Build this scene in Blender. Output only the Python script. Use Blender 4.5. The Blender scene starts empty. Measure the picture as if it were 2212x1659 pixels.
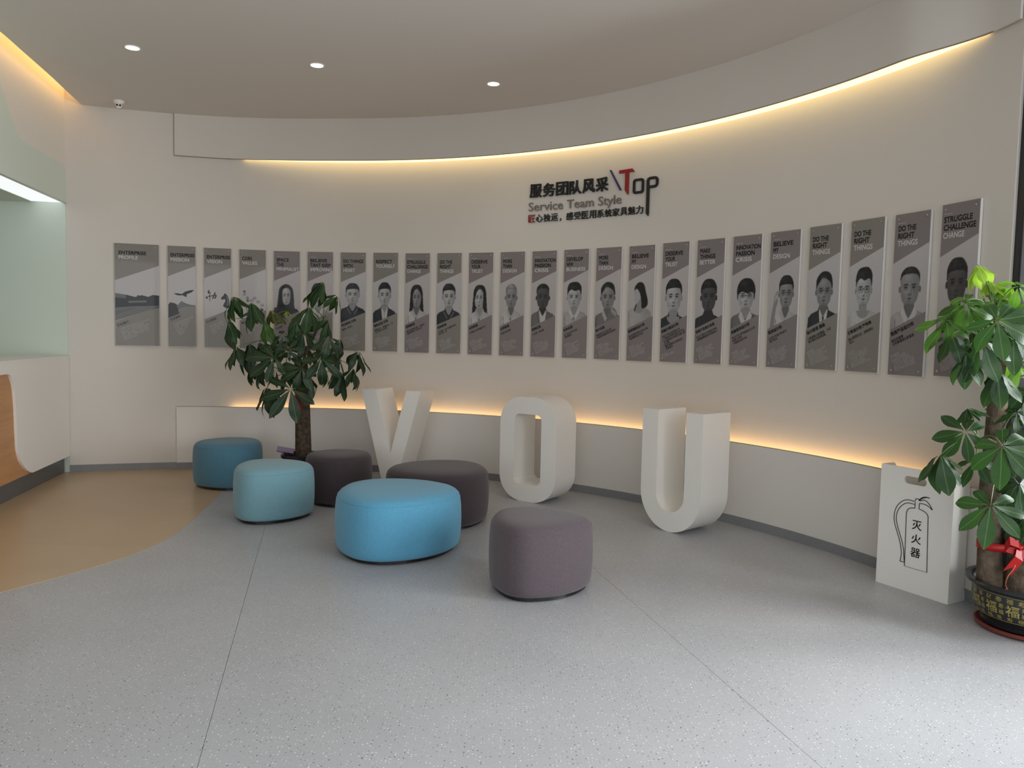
import bpy, bmesh, math, random
import numpy as np
from math import sin, cos, pi, radians, sqrt, hypot, atan2
from mathutils import Vector, Matrix, Quaternion
SC = bpy.context.scene
COL = SC.collection
random.seed(7)

# ---------------------------------------------------------------- camera, world, lights, exposure
cam = bpy.data.cameras.new('camera'); cam.sensor_width = 36; cam.lens = 1652.74 / 2212 * 36; cam.clip_start = .05
co = bpy.data.objects.new('camera', cam); COL.objects.link(co); SC.camera = co
_p, _r = .06577, .02046
_right = Vector((cos(_r), sin(_p) * sin(_r), cos(_p) * sin(_r)))
_up = Vector((-sin(_r), sin(_p) * cos(_r), cos(_p) * cos(_r)))
_fw = Vector((0, cos(_p), -sin(_p)))
co.matrix_world = Matrix(((_right.x, _up.x, -_fw.x, 0), (_right.y, _up.y, -_fw.y, 0), (_right.z, _up.z, -_fw.z, 1.5), (0, 0, 0, 1)))

w = bpy.data.worlds.new('sky'); SC.world = w; w.use_nodes = True
bg = w.node_tree.nodes['Background']; bg.inputs[0].default_value = (.84, .90, 1, 1); bg.inputs[1].default_value = 1.3
SC.view_settings.view_transform = 'Standard'; SC.view_settings.look = 'None'
SC.view_settings.gamma = 1; SC.view_settings.use_curve_mapping = False
SC.view_settings.exposure = 0.0
SC.cycles.max_bounces = 8; SC.cycles.diffuse_bounces = 5; SC.cycles.glossy_bounces = 3; SC.cycles.transparent_max_bounces = 8
SC.cycles.sample_clamp_indirect = 6; SC.cycles.caustics_reflective = False; SC.cycles.caustics_refractive = False

def area(name, loc, target, sx, sy, power, color):
    l = bpy.data.lights.new(name, 'AREA'); l.shape = 'RECTANGLE'; l.size = sx; l.size_y = sy; l.energy = power; l.color = color
    o = bpy.data.objects.new(name, l); COL.objects.link(o); o.location = loc
    o.rotation_euler = (Vector(target) - Vector(loc)).to_track_quat('-Z', 'Z').to_euler()
    return o
# daylight through the glass front on the right and the shop front behind the photographer
area('door_daylight', (4.40, 3.35, 1.65), (0, 2.5, -.1), 1.6, 2.6, 330, (.99, .965, .99))
area('window_daylight', (4.25, .4, 1.7), (0, 2.4, .2), 3.4, 2.7, 250, (.98, .965, 1))
area('shopfront_daylight', (0.4, -3.6, 1.7), (0, 2.5, .4), 7.5, 2.7, 175, (.99, .965, .995))

# ---------------------------------------------------------------- helpers
def mat(name, color, rough=.6, spec=.5, metal=0, coat=0, bump=None, noise=None, emit=None, estr=0):
    m = bpy.data.materials.new(name); m.use_nodes = True; nt = m.node_tree; b = nt.nodes['Principled BSDF']
    b.inputs['Base Color'].default_value = (*color, 1); b.inputs['Roughness'].default_value = rough
    b.inputs['Metallic'].default_value = metal; b.inputs['Specular IOR Level'].default_value = spec
    b.inputs['Coat Weight'].default_value = coat; b.inputs['Coat Roughness'].default_value = .04
    if emit: b.inputs['Emission Color'].default_value = (*emit, 1); b.inputs['Emission Strength'].default_value = estr
    tc = nt.nodes.new('ShaderNodeTexCoord')
    if noise:                                   # (scale, second colour, contrast)
        n = nt.nodes.new('ShaderNodeTexNoise'); n.inputs['Scale'].default_value = noise[0]; n.inputs['Detail'].default_value = 5
        nt.links.new(tc.outputs['Object'], n.inputs['Vector'])
        r = nt.nodes.new('ShaderNodeValToRGB'); k = noise[2]
        r.color_ramp.elements[0].position = .5 - k; r.color_ramp.elements[1].position = .5 + k
        r.color_ramp.elements[0].color = (*color, 1); r.color_ramp.elements[1].color = (*noise[1], 1)
        nt.links.new(n.outputs['Fac'], r.inputs[0]); nt.links.new(r.outputs[0], b.inputs['Base Color'])
    if bump:                                    # (scale, strength, distance)
        n = nt.nodes.new('ShaderNodeTexNoise'); n.inputs['Scale'].default_value = bump[0]; n.inputs['Detail'].default_value = 3
        nt.links.new(tc.outputs['Object'], n.inputs['Vector'])
        u = nt.nodes.new('ShaderNodeBump'); u.inputs['Strength'].default_value = bump[1]; u.inputs['Distance'].default_value = bump[2]
        nt.links.new(n.outputs['Fac'], u.inputs['Height']); nt.links.new(u.outputs[0], b.inputs['Normal'])
    return m

def mesh(name, verts, faces, mats=(), midx=None, smooth=False):
    me = bpy.data.meshes.new(name); me.from_pydata([tuple(v) for v in verts], [], faces)
    for m in mats: me.materials.append(m)
    if midx: me.polygons.foreach_set('material_index', midx)
    if smooth: me.polygons.foreach_set('use_smooth', [True] * len(me.polygons))
    me.update(); return me
def obj(name, me, parent=None, loc=(0, 0, 0), rot=(0, 0, 0)):
    o = bpy.data.objects.new(name, me); COL.objects.link(o); o.location = loc; o.rotation_euler = rot
    if parent: o.parent = parent
    return o
def empty(name, loc=(0, 0, 0), rz=0):
    o = bpy.data.objects.new(name, None); COL.objects.link(o); o.location = loc; o.rotation_euler = (0, 0, rz); o.empty_display_size = .1
    return o
def tag(o, label, cat, group=None):
    o['label'] = label; o['category'] = cat
    if group: o['group'] = group
    return o
def struct(o, label=None):
    o['kind'] = 'structure'
    if label: o['label'] = label
    return o

class MB:
    """collects solids into one mesh"""
    def __init__(s): s.v = []; s.f = []; s.m = []
    def add(s, vs, fs, mi=0):
        n = len(s.v); s.v += [tuple(v) for v in vs]; s.f += [tuple(i + n for i in f) for f in fs]; s.m += [mi] * len(fs); return s
    def box(s, x0, x1, y0, y1, z0, z1, mi=0):
        return s.add([(x0, y0, z0), (x1, y0, z0), (x1, y1, z0), (x0, y1, z0), (x0, y0, z1), (x1, y0, z1), (x1, y1, z1), (x0, y1, z1)],
                     [(0, 3, 2, 1), (4, 5, 6, 7), (0, 1, 5, 4), (1, 2, 6, 5), (2, 3, 7, 6), (3, 0, 4, 7)], mi)
    def prism_z(s, pts, z0, z1, mi=0):          # pts ccw in xy
        n = len(pts)
        return s.add([(x, y, z0) for x, y in pts] + [(x, y, z1) for x, y in pts],
                     [tuple(range(n - 1, -1, -1)), tuple(range(n, 2 * n))] + [(i, (i + 1) % n, n + (i + 1) % n, n + i) for i in range(n)], mi)
    def prism_y(s, pts, y0, y1, mi=0):          # pts ccw in xz seen from -y, y0<y1
        n = len(pts)
        return s.add([(x, y0, z) for x, z in pts] + [(x, y1, z) for x, z in pts],
                     [tuple(range(n)), tuple(range(2 * n - 1, n - 1, -1))] + [((i + 1) % n, i, n + i, n + (i + 1) % n) for i in range(n)], mi)
    def tube(s, pts, r, seg=8, mi=0, closed=False, caps=True):
        pts = [Vector(p) for p in pts]; n = len(pts); rr = r if isinstance(r, (list, tuple)) else [r] * n
        vs = []; up = None
        for i, p in enumerate(pts):
            a = pts[(i - 1) % n] if (i or closed) else p; b = pts[(i + 1) % n] if (i < n - 1 or closed) else p
            t = (b - a).normalized()
            if up is None: up = t.orthogonal().normalized()
            up = (up - t * up.dot(t)).normalized(); sd = t.cross(up)
            for k in range(seg):
                q = 2 * pi * k / seg; vs.append(p + (up * cos(q) + sd * sin(q)) * rr[i])
        fs = []
        for i in range(n if closed else n - 1):
            for k in range(seg):
                a = i * seg + k; b = i * seg + (k + 1) % seg; c = ((i + 1) % n) * seg + (k + 1) % seg; d = ((i + 1) % n) * seg + k
                fs.append((a, b, c, d))
        if not closed and caps: fs += [tuple(range(seg - 1, -1, -1)), tuple(range((n - 1) * seg, n * seg))]
        return s.add(vs, fs, mi)
    def lathe(s, prof, seg=48, mi=0, cx=0, cy=0):
        vs = [(cx + r * cos(2 * pi * k / seg), cy + r * sin(2 * pi * k / seg), z) for r, z in prof for k in range(seg)]
        fs = [(i * seg + k, i * seg + (k + 1) % seg, (i + 1) * seg + (k + 1) % seg, (i + 1) * seg + k) for i in range(len(prof) - 1) for k in range(seg)]
        return s.add(vs, fs, mi)
    def build(s, name, mats, parent=None, loc=(0, 0, 0), rot=(0, 0, 0), smooth=False):
        if not isinstance(mats, (list, tuple)): mats = [mats]
        return obj(name, mesh(name, s.v, s.f, mats, s.m, smooth), parent, loc, rot)

def autosmooth(o, ang=35):
    me = o.data; me.polygons.foreach_set('use_smooth', [True] * len(me.polygons)); me.set_sharp_from_angle(angle=radians(ang)); return o
def bevel(o, wd=.004, seg=2, ang=40):
    m = o.modifiers.new('bevel', 'BEVEL'); m.width = wd; m.segments = seg; m.limit_method = 'ANGLE'; m.angle_limit = radians(ang); return o

# filled 2D shapes with holes -> extruded mesh standing in the local xz plane, front at y=-depth/2
_cc = bpy.data.curves.new('tmp', 'CURVE'); _cc.dimensions = '2D'; _cc.fill_mode = 'BOTH'
_co = bpy.data.objects.new('tmp', _cc)
_tc = bpy.data.curves.new('tmpf', 'FONT'); _to = bpy.data.objects.new('tmpf', _tc)
_tmp = bpy.data.scenes.new('tmp'); _tmp.collection.objects.link(_co); _tmp.collection.objects.link(_to)
_vl = _tmp.view_layers[0]
def _conv(o):
    _vl.update(); dg = _vl.depsgraph
    return bpy.data.meshes.new_from_object(o.evaluated_get(dg), depsgraph=dg)
def shape(name, loops, depth, mats):
    _cc.splines.clear()
    for lp in loops:
        s = _cc.splines.new('POLY'); s.points.add(len(lp) - 1); s.use_cyclic_u = True
        for i, (x, y) in enumerate(lp): s.points[i].co = (x, y, 0, 1)
    _cc.extrude = depth / 2
    me = _conv(_co); me.name = name
    me.transform(Matrix.Rotation(pi / 2, 4, 'X')); me.materials.clear()
    for m in mats: me.materials.append(m)
    me.polygons.foreach_set('use_smooth', [False] * len(me.polygons))
    return me
def text(body, size, extrude=0, offset=0, res=3, line=1.0, sx=1.0, shear=0):
    """flat text mesh in local xy"""
    _tc.body = body; _tc.size = size; _tc.extrude = extrude;  _tc.resolution_u = res; _tc.space_line = line; _tc.shear = shear
    me = _conv(_to)
    if offset:                                    # heavier strokes: overlaid copies shifted by a hair
        bm = bmesh.new()
        for k, (dx, dy) in enumerate(((-1, -1), (1, -1), (1, 1), (-1, 1))):
            n0 = len(bm.verts); bm.from_mesh(me); bm.verts.ensure_lookup_table()
            for v in bm.verts[n0:]: v.co.x += dx * offset; v.co.y += dy * offset; v.co.z += k * 2e-5
        bm.to_mesh(me); bm.free()
    if sx != 1: me.transform(Matrix.Diagonal((sx, 1, 1, 1)))
    return me
def bbox(me):
    xs = [v.co.x for v in me.vertices]; ys = [v.co.y for v in me.vertices]
    return min(xs), max(xs), min(ys), max(ys)
STAND = Matrix.Rotation(pi / 2, 4, 'X')          # xy text -> xz wall

# ---------------------------------------------------------------- the curved wall
S = 1.038
X0, Y0 = -.64828, 7.69282
AC = (-.29886, -.22558, .00225, .00276, -.00053)
PITCH, PW, PW1, PZC = .33929, .25744, .39771, .2914
DZ = [.0136, .0122, .0067, .0041, -.0001, .0016, .0011, .0014, -.0032, -.0029, -.0046, -.0052, -.0072, -.0056, -.0052, -.0082, -.0035, -.0037, -.0024, -.002, .0013, .0029, -.0012, .0101]
def ang(s): return sum(c * s ** i for i, c in enumerate(AC))
DS = .01
_tab = {}
_x, _y = X0, Y0; _tab[0] = (X0, Y0)
for i in range(0, 560):
    a = ang((i + .5) * DS); _x += cos(a) * DS; _y += sin(a) * DS; _tab[i + 1] = (_x, _y)
_x, _y = X0, Y0
for i in range(0, -420, -1):
    a = ang((i - .5) * DS); _x -= cos(a) * DS; _y -= sin(a) * DS; _tab[i - 1] = (_x, _y)
def wall(sm, off=0.0):
    """point on the wall at running length sm (metres), off metres in front of the poster plane"""
    s = sm / S; k = math.floor(s / DS); t = s / DS - k
    (xa, ya), (xb, yb) = _tab[k], _tab[k + 1]
    a = ang(s)
    return (xa + (xb - xa) * t) * S + off * sin(a), (ya + (yb - ya) * t) * S - off * cos(a), a
SURF = -.026                                      # the wall face lies behind the poster faces
S0, S1 = -3.741 * S, 5.075 * S
CEIL = 3.68

# ---------------------------------------------------------------- materials
M = {}
M['plaster'] = mat('white_plaster', (.655, .61, .56), .85, .3, bump=(60, .05, .002), noise=(1.3, (.68, .635, .585), .3))
M['ceiling'] = mat('ceiling_paint', (.70, .66, .62), .9, .2)
M['mint'] = mat('mint_paint', (.69, .76, .67), .8, .3)
M['cream'] = mat('cream_paint', (.80, .76, .69), .8, .3)
M['white_board'] = mat('white_lacquer', (.82, .79, .745), .45, .4, noise=(3, (.835, .805, .765), .3))
M['wains'] = mat('wainscot_white', (.70, .665, .625), .45, .4, noise=(2, (.725, .69, .65), .3))
M['letter'] = mat('letter_white', (.85, .82, .77), .4, .45)
M['base'] = mat('grey_base', (.20, .20, .21), .5, .4, noise=(160, (.26, .26, .27), .12))
M['kick'] = mat('desk_kick', (.10, .10, .10), .35, .5)
M['dark'] = mat('black_metal', (.012, .012, .014), .35, .5)
M['black'] = mat('black_acrylic', (.008, .008, .009), .25, .5)
M['red'] = mat('red_acrylic', (.28, .012, .014), .25, .5)
M['navy'] = mat('navy_acrylic', (.012, .012, .12), .3, .5)
M['greyletter'] = mat('grey_acrylic', (.17, .155, .145), .3, .5)
M['metal'] = mat('brushed_steel', (.55, .54, .52), .3, .5, metal=1)
M['warm_led'] = mat('warm_light_strip', (.9, .8, .5), emit=(1, .74, .32), estr=2.1)
M['warm_led_low'] = mat('warm_light_strip_low', (.9, .8, .5), emit=(1, .60, .25), estr=3.2)
M['cool_led'] = mat('cool_light_panel', (.9, .9, .9), emit=(.92, .97, 1), estr=.80)
M['down_led'] = mat('downlight_diffuser', (.9, .9, .9), emit=(1, .96, .88), estr=9)
M['lip'] = mat('strip_lip', (.30, .24, .18), .5, .4)

def wood(name):
    m = mat(name, (.50, .25, .10), .4, .4); nt = m.node_tree; b = nt.nodes['Principled BSDF']
    tc = nt.nodes.new('ShaderNodeTexCoord'); mp = nt.nodes.new('ShaderNodeMapping'); mp.inputs['Scale'].default_value = (2.5, .8, 9)
    n = nt.nodes.new('ShaderNodeTexNoise'); n.inputs['Scale'].default_value = 3; n.inputs['Detail'].default_value = 6; n.inputs['Distortion'].default_value = .5
    r = nt.nodes.new('ShaderNodeValToRGB'); r.color_ramp.elements[0].position = .3; r.color_ramp.elements[1].position = .7
    r.color_ramp.elements[0].color = (.46, .225, .088, 1); r.color_ramp.elements[1].color = (.56, .29, .125, 1)
    nt.links.new(tc.outputs['Object'], mp.inputs[0]); nt.links.new(mp.outputs[0], n.inputs[0]); nt.links.new(n.outputs['Fac'], r.inputs[0]); nt.links.new(r.outputs[0], b.inputs['Base Color'])
    return m
M['wood'] = wood('oak_veneer')

def terrazzo(name, base, base2, dens=1.0):
    """vinyl sheet with small dark and white chips"""
    m = mat(name, base, .33, .45); nt = m.node_tree; b = nt.nodes['Principled BSDF']; L = nt.links.new
    tc = nt.nodes.new('ShaderNodeTexCoord')
    n = nt.nodes.new('ShaderNodeTexNoise'); n.inputs['Scale'].default_value = 1.6; n.inputs['Detail'].default_value = 6; L(tc.outputs['Object'], n.inputs['Vector'])
    r = nt.nodes.new('ShaderNodeValToRGB'); r.color_ramp.elements[0].position = .3; r.color_ramp.elements[1].position = .7
    r.color_ramp.elements[0].color = (*base, 1); r.color_ramp.elements[1].color = (*base2, 1); L(n.outputs['Fac'], r.inputs[0])
    col = r.outputs[0]
    for scale, thr, seedoff, c in ((62, .50, 0, (.055, .055, .06)), (70, .46, 3.7, (.80, .82, .84)), (130, .55, 9.1, (.09, .09, .10)), (120, .5, 5.3, (.62, .64, .66))):
        mp = nt.nodes.new('ShaderNodeMapping'); mp.inputs['Location'].default_value = (seedoff, seedoff * .7, 0); L(tc.outputs['Object'], mp.inputs[0])
        v = nt.nodes.new('ShaderNodeTexVoronoi'); v.inputs['Scale'].default_value = scale; v.voronoi_dimensions = '2D'; L(mp.outputs[0], v.inputs['Vector'])
        # a cell shows a chip when its random colour is above the threshold, at a random size
        sep = nt.nodes.new('ShaderNodeSeparateColor'); L(v.outputs['Color'], sep.inputs[0])
        mx = nt.nodes.new('ShaderNodeMath'); mx.operation = 'SUBTRACT'; L(sep.outputs[0], mx.inputs[0]); mx.inputs[1].default_value = thr + .20
        ml = nt.nodes.new('ShaderNodeMath'); ml.operation = 'MULTIPLY'; L(mx.outputs[0], ml.inputs[0]); ml.inputs[1].default_value = .60
        lt = nt.nodes.new('ShaderNodeMath'); lt.operation = 'LESS_THAN'; L(v.outputs['Distance'], lt.inputs[0]); L(ml.outputs[0], lt.inputs[1])
        mi = nt.nodes.new('ShaderNodeMixRGB'); L(lt.outputs[0], mi.inputs[0]); L(col, mi.inputs[1]); mi.inputs[2].default_value = (*c, 1); col = mi.outputs[0]
    L(col, b.inputs['Base Color'])
    return m
M['floor'] = terrazzo('grey_speckled_vinyl', (.40, .405, .425), (.44, .445, .465))
M['beige'] = mat('beige_vinyl', (.46, .335, .205), .33, .45, noise=(2.2, (.52, .385, .24), .3))

def fabric(name, c, c2):
    m = mat(name, c, .92, .15, noise=(240, c2, .14), bump=(420, .5, .002)); b = m.node_tree.nodes['Principled BSDF']
    b.inputs['Sheen Weight'].default_value = .22; b.inputs['Sheen Roughness'].default_value = .5
    return m
M['blue'] = fabric('sky_blue_fabric', (.085, .29, .45), (.12, .36, .53))
M['aqua'] = fabric('pale_aqua_fabric', (.16, .32, .38), (.21, .38, .44))
M['teal'] = fabric('teal_fabric', (.065, .175, .25), (.09, .21, .29))
M['mauve'] = fabric('mauve_fabric', (.082, .064, .074), (.122, .097, .108))
M['plum'] = fabric('dark_plum_fabric', (.045, .034, .038), (.065, .050, .054))

# ---------------------------------------------------------------- floor: welded vinyl sheets
UX, UY = cos(radians(14.1)), sin(radians(14.1))   # across the rolls; rolls run along (-UY, UX)
def uv(u, v): return (u * UX - v * UY, u * UY + v * UX)
floor = MB().box(-9, 4.05, -3.2, 9.3, -.12, -.004).build('floor', M['base']); struct(floor, 'grey speckled sheet vinyl floor with thin welded seams')
uA = -1.517 * UX + 4.388 * UY; vA = 1.517 * UY + 4.388 * UX
uB = .813 * UX + 3.807 * UY
wS = uB - uA; g = .0010
def clip(poly, nx, ny, c):                        # keep nx*x+ny*y<=c
    out = []
    for i in range(len(poly)):
        a, b = poly[i], poly[(i + 1) % len(poly)]
        da, db = nx * a[0] + ny * a[1] - c, nx * b[0] + ny * b[1] - c
        if da <= 0: out.append(a)
        if da * db < 0:
            t = da / (da - db); out.append((a[0] + (b[0] - a[0]) * t, a[1] + (b[1] - a[1]) * t))
    return out
def roomclip(p):
    for n in ((1, 0, 4.05), (-1, 0, 9), (0, 1, 9.3), (0, -1, 3.2)): p = clip(p, *n)
    return p
for u0, u1, v0, v1 in ((uA, uB, -9, 14), (uB, uB + wS, -9, 14), (uB + wS, uB + 2 * wS, -9, 14), (uA - wS, uA, -9, vA), (uA - wS, uA, vA, 14), (uA - 4 * wS, uA - wS, -9, vA - 1.5), (uA - 4 * wS, uA - wS, vA - 1.5, 14)):
    p = roomclip([uv(u0 + g, v0 + g), uv(u1 - g, v0 + g), uv(u1 - g, v1 - g), uv(u0 + g, v1 - g)])
    if len(p) > 2: MB().prism_z(p, -.0045, 0).build('floor_sheet', M['floor'], floor)
# beige area in front of the desk with a curved joint
edge = [(-4.9, 1.2), (-4.35, 1.9), (-3.7, 2.85), (-3.2, 3.62), (-2.83, 4.18), (-2.62, 4.56), (-2.48, 4.90), (-2.42, 5.25), (-2.43, 5.6), (-2.50, 6.1), (-2.60, 6.72), (-2.72, 7.3), (-2.86, 8.3)]
def spline(pts, n=8, closed=False):
    out = []; m = len(pts)
    for i in range(m if closed else m - 1):
        p0, p1, p2, p3 = (pts[(i - 1) % m], pts[i], pts[(i + 1) % m], pts[(i + 2) % m]) if closed else (pts[max(i - 1, 0)], pts[i], pts[i + 1], pts[min(i + 2, m - 1)])
        for k in range(n):
            t = k / n
            out.append(tuple(.5 * (2 * b + (c - a) * t + (2 * a - 5 * b + 4 * c - d) * t * t + (3 * b - a - 3 * c + d) * t ** 3) for a, b, c, d in zip(p0, p1, p2, p3)))
    if not closed: out.append(tuple(pts[-1]))
    return out
bp = [(-8.9, 1.2)] + spline(edge, 6) + [(-8.9, 8.3)]
b1 = clip(bp, -UY * 0 + .05, 1, 4.98); b2 = clip(bp, -.05, -1, -4.984)
MB().prism_z(b1, -.003, .0012).build('beige_sheet', M['beige'], floor)
MB().prism_z(b2, -.003, .0012).build('beige_sheet', M['beige'], floor)

# ---------------------------------------------------------------- walls
def strip(name, m, sa, sb, o0, o1, z0, z1, parent=None, n=None, smooth=True):
    """solid following the wall from sa to sb between offsets o0<o1 (numbers or functions) and heights z0,z1"""
    n = n or max(4, int(abs(sb - sa) / .05)); f0 = o0 if callable(o0) else (lambda s: o0); f1 = o1 if callable(o1) else (lambda s: o1)
    vs = []; fs = []
    for i in range(n + 1):
        s = sa + (sb - sa) * i / n
        for off, z in ((f0(s), z0), (f1(s), z0), (f1(s), z1), (f0(s), z1)):
            x, y, _ = wall(s, off); vs.append((x, y, z))
    for i in range(n):
        b = i * 4
        for k in range(4): fs.append((b + k, b + 4 + k, b + 4 + (k + 1) % 4, b + (k + 1) % 4))
    fs += [(0, 1, 2, 3), (n * 4 + 3, n * 4 + 2, n * 4 + 1, n * 4)]
    o = obj(name, mesh(name, vs, fs, [m]), parent)
    return autosmooth(o, 30)
wf = strip('wall_front', M['plaster'], S0, S1, -.20, SURF, 0, CEIL + .478, n=220); struct(wf, 'curved white plaster wall behind the posters')
def ramp(s, a, b): t = min(1, max(0, (s - a) / (b - a))); return t * t * (3 - 2 * t)
SF = -2.775 * S
def proud_up(s): return SURF + .018 + .135 * ramp(s, SF + .1, SF + 1.9) * (1 - .88 * ramp(s, 4.35 * S, 4.93 * S))
def proud_lo(s): return SURF + .022 + .075 * ramp(s, SF, SF + .9) * (1 - .6 * ramp(s, 4.4 * S, 5.0 * S))
FZ = 3.258
fa = strip('trim_1', M['plaster'], SF, S1, lambda s: proud_up(s) - .016, proud_up, FZ, CEIL, n=200); struct(fa, 'curved white fascia dropping from the ceiling above the light strip')
strip('joint_shade', M['lip'], SF - .006, SF, SURF, SURF + .012, FZ, CEIL - .001, fa, n=2)  # dark strip colours in the shadow gap at the fascia's left end
strip('joint_shade', M['lip'], SF, SF + .55, SURF, SURF + .030, FZ - .003, FZ, fa, n=8)
strip('lip', M['lip'], SF + .5, 4.9 * S, lambda s: proud_up(s) - .016, lambda s: proud_up(s) + .0005, FZ - .004, FZ, fa, n=160)
cl = strip('cove_light', M['warm_led'], -2.12 * S, 4.86 * S, lambda s: SURF + .014, lambda s: proud_up(s) - .020, FZ + .003, FZ + .03, n=160)
tag(cl, 'long warm yellow light strip glowing under the curved fascia near the ceiling', 'light strip')
wl = strip('trim_2', M['wains'], SF, S1, lambda s: proud_lo(s) - .014, proud_lo, .07, .662, n=200); struct(wl, 'low white curved wainscot panel with a lit top ledge')
strip('ledge_lip', M['lip'], SF, 4.95 * S, lambda s: proud_lo(s) - .014, lambda s: proud_lo(s) + .0005, .662, .666, wl, n=160)
lo = strip('ledge_light', M['warm_led_low'], -2.25 * S, 4.72 * S, lambda s: SURF + .006, lambda s: proud_lo(s) - .022, .640, .648, n=160)
tag(lo, 'long warm light strip hidden in the top ledge of the low wall panel', 'light strip')
strip('trough', M['plaster'], SF, S1, SURF + .001, lambda s: proud_lo(s) - .015, .58, .60, wl, n=120)
bb = strip('baseboard_front', M['base'], S0, S1, SURF, lambda s: (proud_lo(s) + .006 if s > SF else SURF + .012), 0, .072, n=220); struct(bb, 'grey speckled skirting along the curved wall')

# niche on the left: plane of desk and fascia
NA = Vector((-4.474, 7.70, 0)); NB = Vector((-4.16, 6.24, 0)); ND = (NB - NA).normalized(); NN = Vector((-ND.y, ND.x, 0))  # NN points to the room
NRZ = atan2(ND.y, ND.x)                           # local x runs towards the camera, local +y to the room? fixed below
if NN.x < 0: NN = -NN
def nobj(name, loops, d0, d1, mats, parent=None, z=0):
    """extruded outline (t along the desk, height) between depths d0..d1 measured towards the room"""
    me = shape(name, loops, d1 - d0, mats)
    for v in me.vertices:
        t, dd, z = v.co.x, -v.co.y, v.co.z
        p = NA + ND * t + NN * (dd + (d0 + d1) / 2)
        v.co = (p.x, p.y, z)
    me.update()
    o = obj(name, me, parent)
    return o
LEN = 6.2
# wall strip of the niche back (mint) and the parts above
wx, wy, wa = wall(S0, SURF)
nb = MB().prism_z([(-8.6, 7.66), (wx - .002, wy + .0), (wx + .03, wy + .22), (-8.6, 7.9)], 0, CEIL + .5).build('wall_back', M['mint']); struct(nb, 'mint green wall behind the reception desk')
FB = 2.708
# the fascia over the desk: mint below a painted curve, cream above it
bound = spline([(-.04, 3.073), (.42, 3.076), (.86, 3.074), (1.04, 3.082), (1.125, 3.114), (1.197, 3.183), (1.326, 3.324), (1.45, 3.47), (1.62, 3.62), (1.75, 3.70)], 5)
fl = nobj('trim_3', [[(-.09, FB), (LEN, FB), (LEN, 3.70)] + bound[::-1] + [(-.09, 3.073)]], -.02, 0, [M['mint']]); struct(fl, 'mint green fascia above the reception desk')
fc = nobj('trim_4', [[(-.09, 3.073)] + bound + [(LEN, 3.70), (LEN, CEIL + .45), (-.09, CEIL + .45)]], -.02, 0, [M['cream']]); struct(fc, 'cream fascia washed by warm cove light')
nobj('fascia_edge', [[(-.03, FB - .005), (LEN, FB - .005), (LEN, FB), (-.03, FB)]], -.025, .002, [M['metal']], fl)
# soffit with the light panel set in it
def npt(t, d, z): p = NA + ND * t + NN * d; return (p.x, p.y, z)
sof = MB(); pts = [npt(-.05, -.315, 0), npt(LEN, -.315, 0), npt(LEN, -2.6, 0), npt(-.05, -2.6, 0)]
sof.prism_z([(p[0], p[1]) for p in pts][::-1], FB, FB + .05); so = sof.build('ceiling_niche', M['mint']); struct(so, 'mint soffit over the desk'); so.name = 'ceiling_left'
lp = MB(); pts = [npt(-.03, -.026, 0), npt(LEN, -.026, 0), npt(LEN, -.31, 0), npt(-.03, -.31, 0)]
lp.prism_z([(p[0], p[1]) for p in pts][::-1], FB + .004, FB + .05)
lp = lp.build('soffit_light', M['cool_led']); tag(lp, 'white rectangular light panel in the soffit over the reception desk', 'light panel')
# left closing wall
wlft = MB().box(-8.8, -8.6, -3.2, 8, 0, CEIL + .5).build('wall_left', M['mint']); struct(wlft)

# reception desk
desk = empty('reception_desk', tuple(NA)); tag(desk, 'white curved reception desk with an oak inlay, cut by the left picture edge', 'desk')
def dchild(o): o.parent = desk; o.matrix_parent_inverse = Matrix.Translation(NA).inverted(); return o
sc = spline([(1.75, 1.079), (1.538, 1.079), (1.44, 1.079), (1.392, 1.074), (1.345, 1.055), (1.305, 1.00), (1.283, .941), (1.262, .80), (1.252, .60), (1.238, .43), (1.205, .35), (1.165, .296), (1.071, .222), (.985, .182), (.938, .170)], 6)
dchild(nobj('front_panel', [[(-.01, .17), (.938, .17)] + sc[::-1][1:] + [(5.3, 1.079), (5.3, 1.178), (-.01, 1.178)]], -.03, 0, [M['white_board']]))
dchild(nobj('oak_inlay', [[(.80, .165), (5.3, .165), (5.3, 1.10), (1.1, 1.10), (1.1, .5)]], -.05, -.022, [M['wood']]))
ct = nobj('countertop', [[(-.01, 1.178), (5.3, 1.178), (5.3, 1.19), (-.01, 1.19)]], -.52, .004, [M['white_board']]); dchild(ct)
dchild(nobj('kickboard', [[(-.01, 0), (5.3, 0), (5.3, .17), (-.01, .17)]], -.13, -.055, [M['kick']]))
dchild(nobj('carcass', [[(-.005, .17), (5.3, .17), (5.3, 1.178), (-.005, 1.178)]], -.5, -.052, [M['white_board']]))

# ceiling with the cove edge on the left
cedge = spline([(-4.345, 7.86), (-4.324, 7.737), (-4.22, 7.30), (-4.12, 6.905), (-3.984, 6.309), (-3.889, 5.888), (-3.76, 5.2), (-3.66, 4.2), (-3.62, 3.0), (-3.62, -3.4)], 5)
cp = cedge + [(4.1, -3.4), (4.1, 9.3), (-4.345, 9.3)]
ce = MB().prism_z(cp, CEIL, CEIL + .09).build('ceiling', M['ceiling']); struct(ce, 'smooth off-white ceiling with a curved cove edge')
ce2 = MB().box(-9, 4.1, -3.4, 9.3, CEIL + .48, CEIL + .58).build('ceiling_upper', M['ceiling']); struct(ce2)
cm = MB(); inner = [(x + .045, y) for x, y in cedge[2:-1]]; outer = [(x + .012, y) for x, y in cedge[2:-1]]
cm.prism_z((inner + outer[::-1]), CEIL + .095, CEIL + .275)
up_ = MB(); up_.prism_z([(x + .10, y) for x, y in cedge[2:-1]] + [(x + .046, y) for x, y in cedge[2:-1]][::-1], CEIL + .09, CEIL + .275); up_.build('upstand', M['ceiling'], ce)
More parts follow.
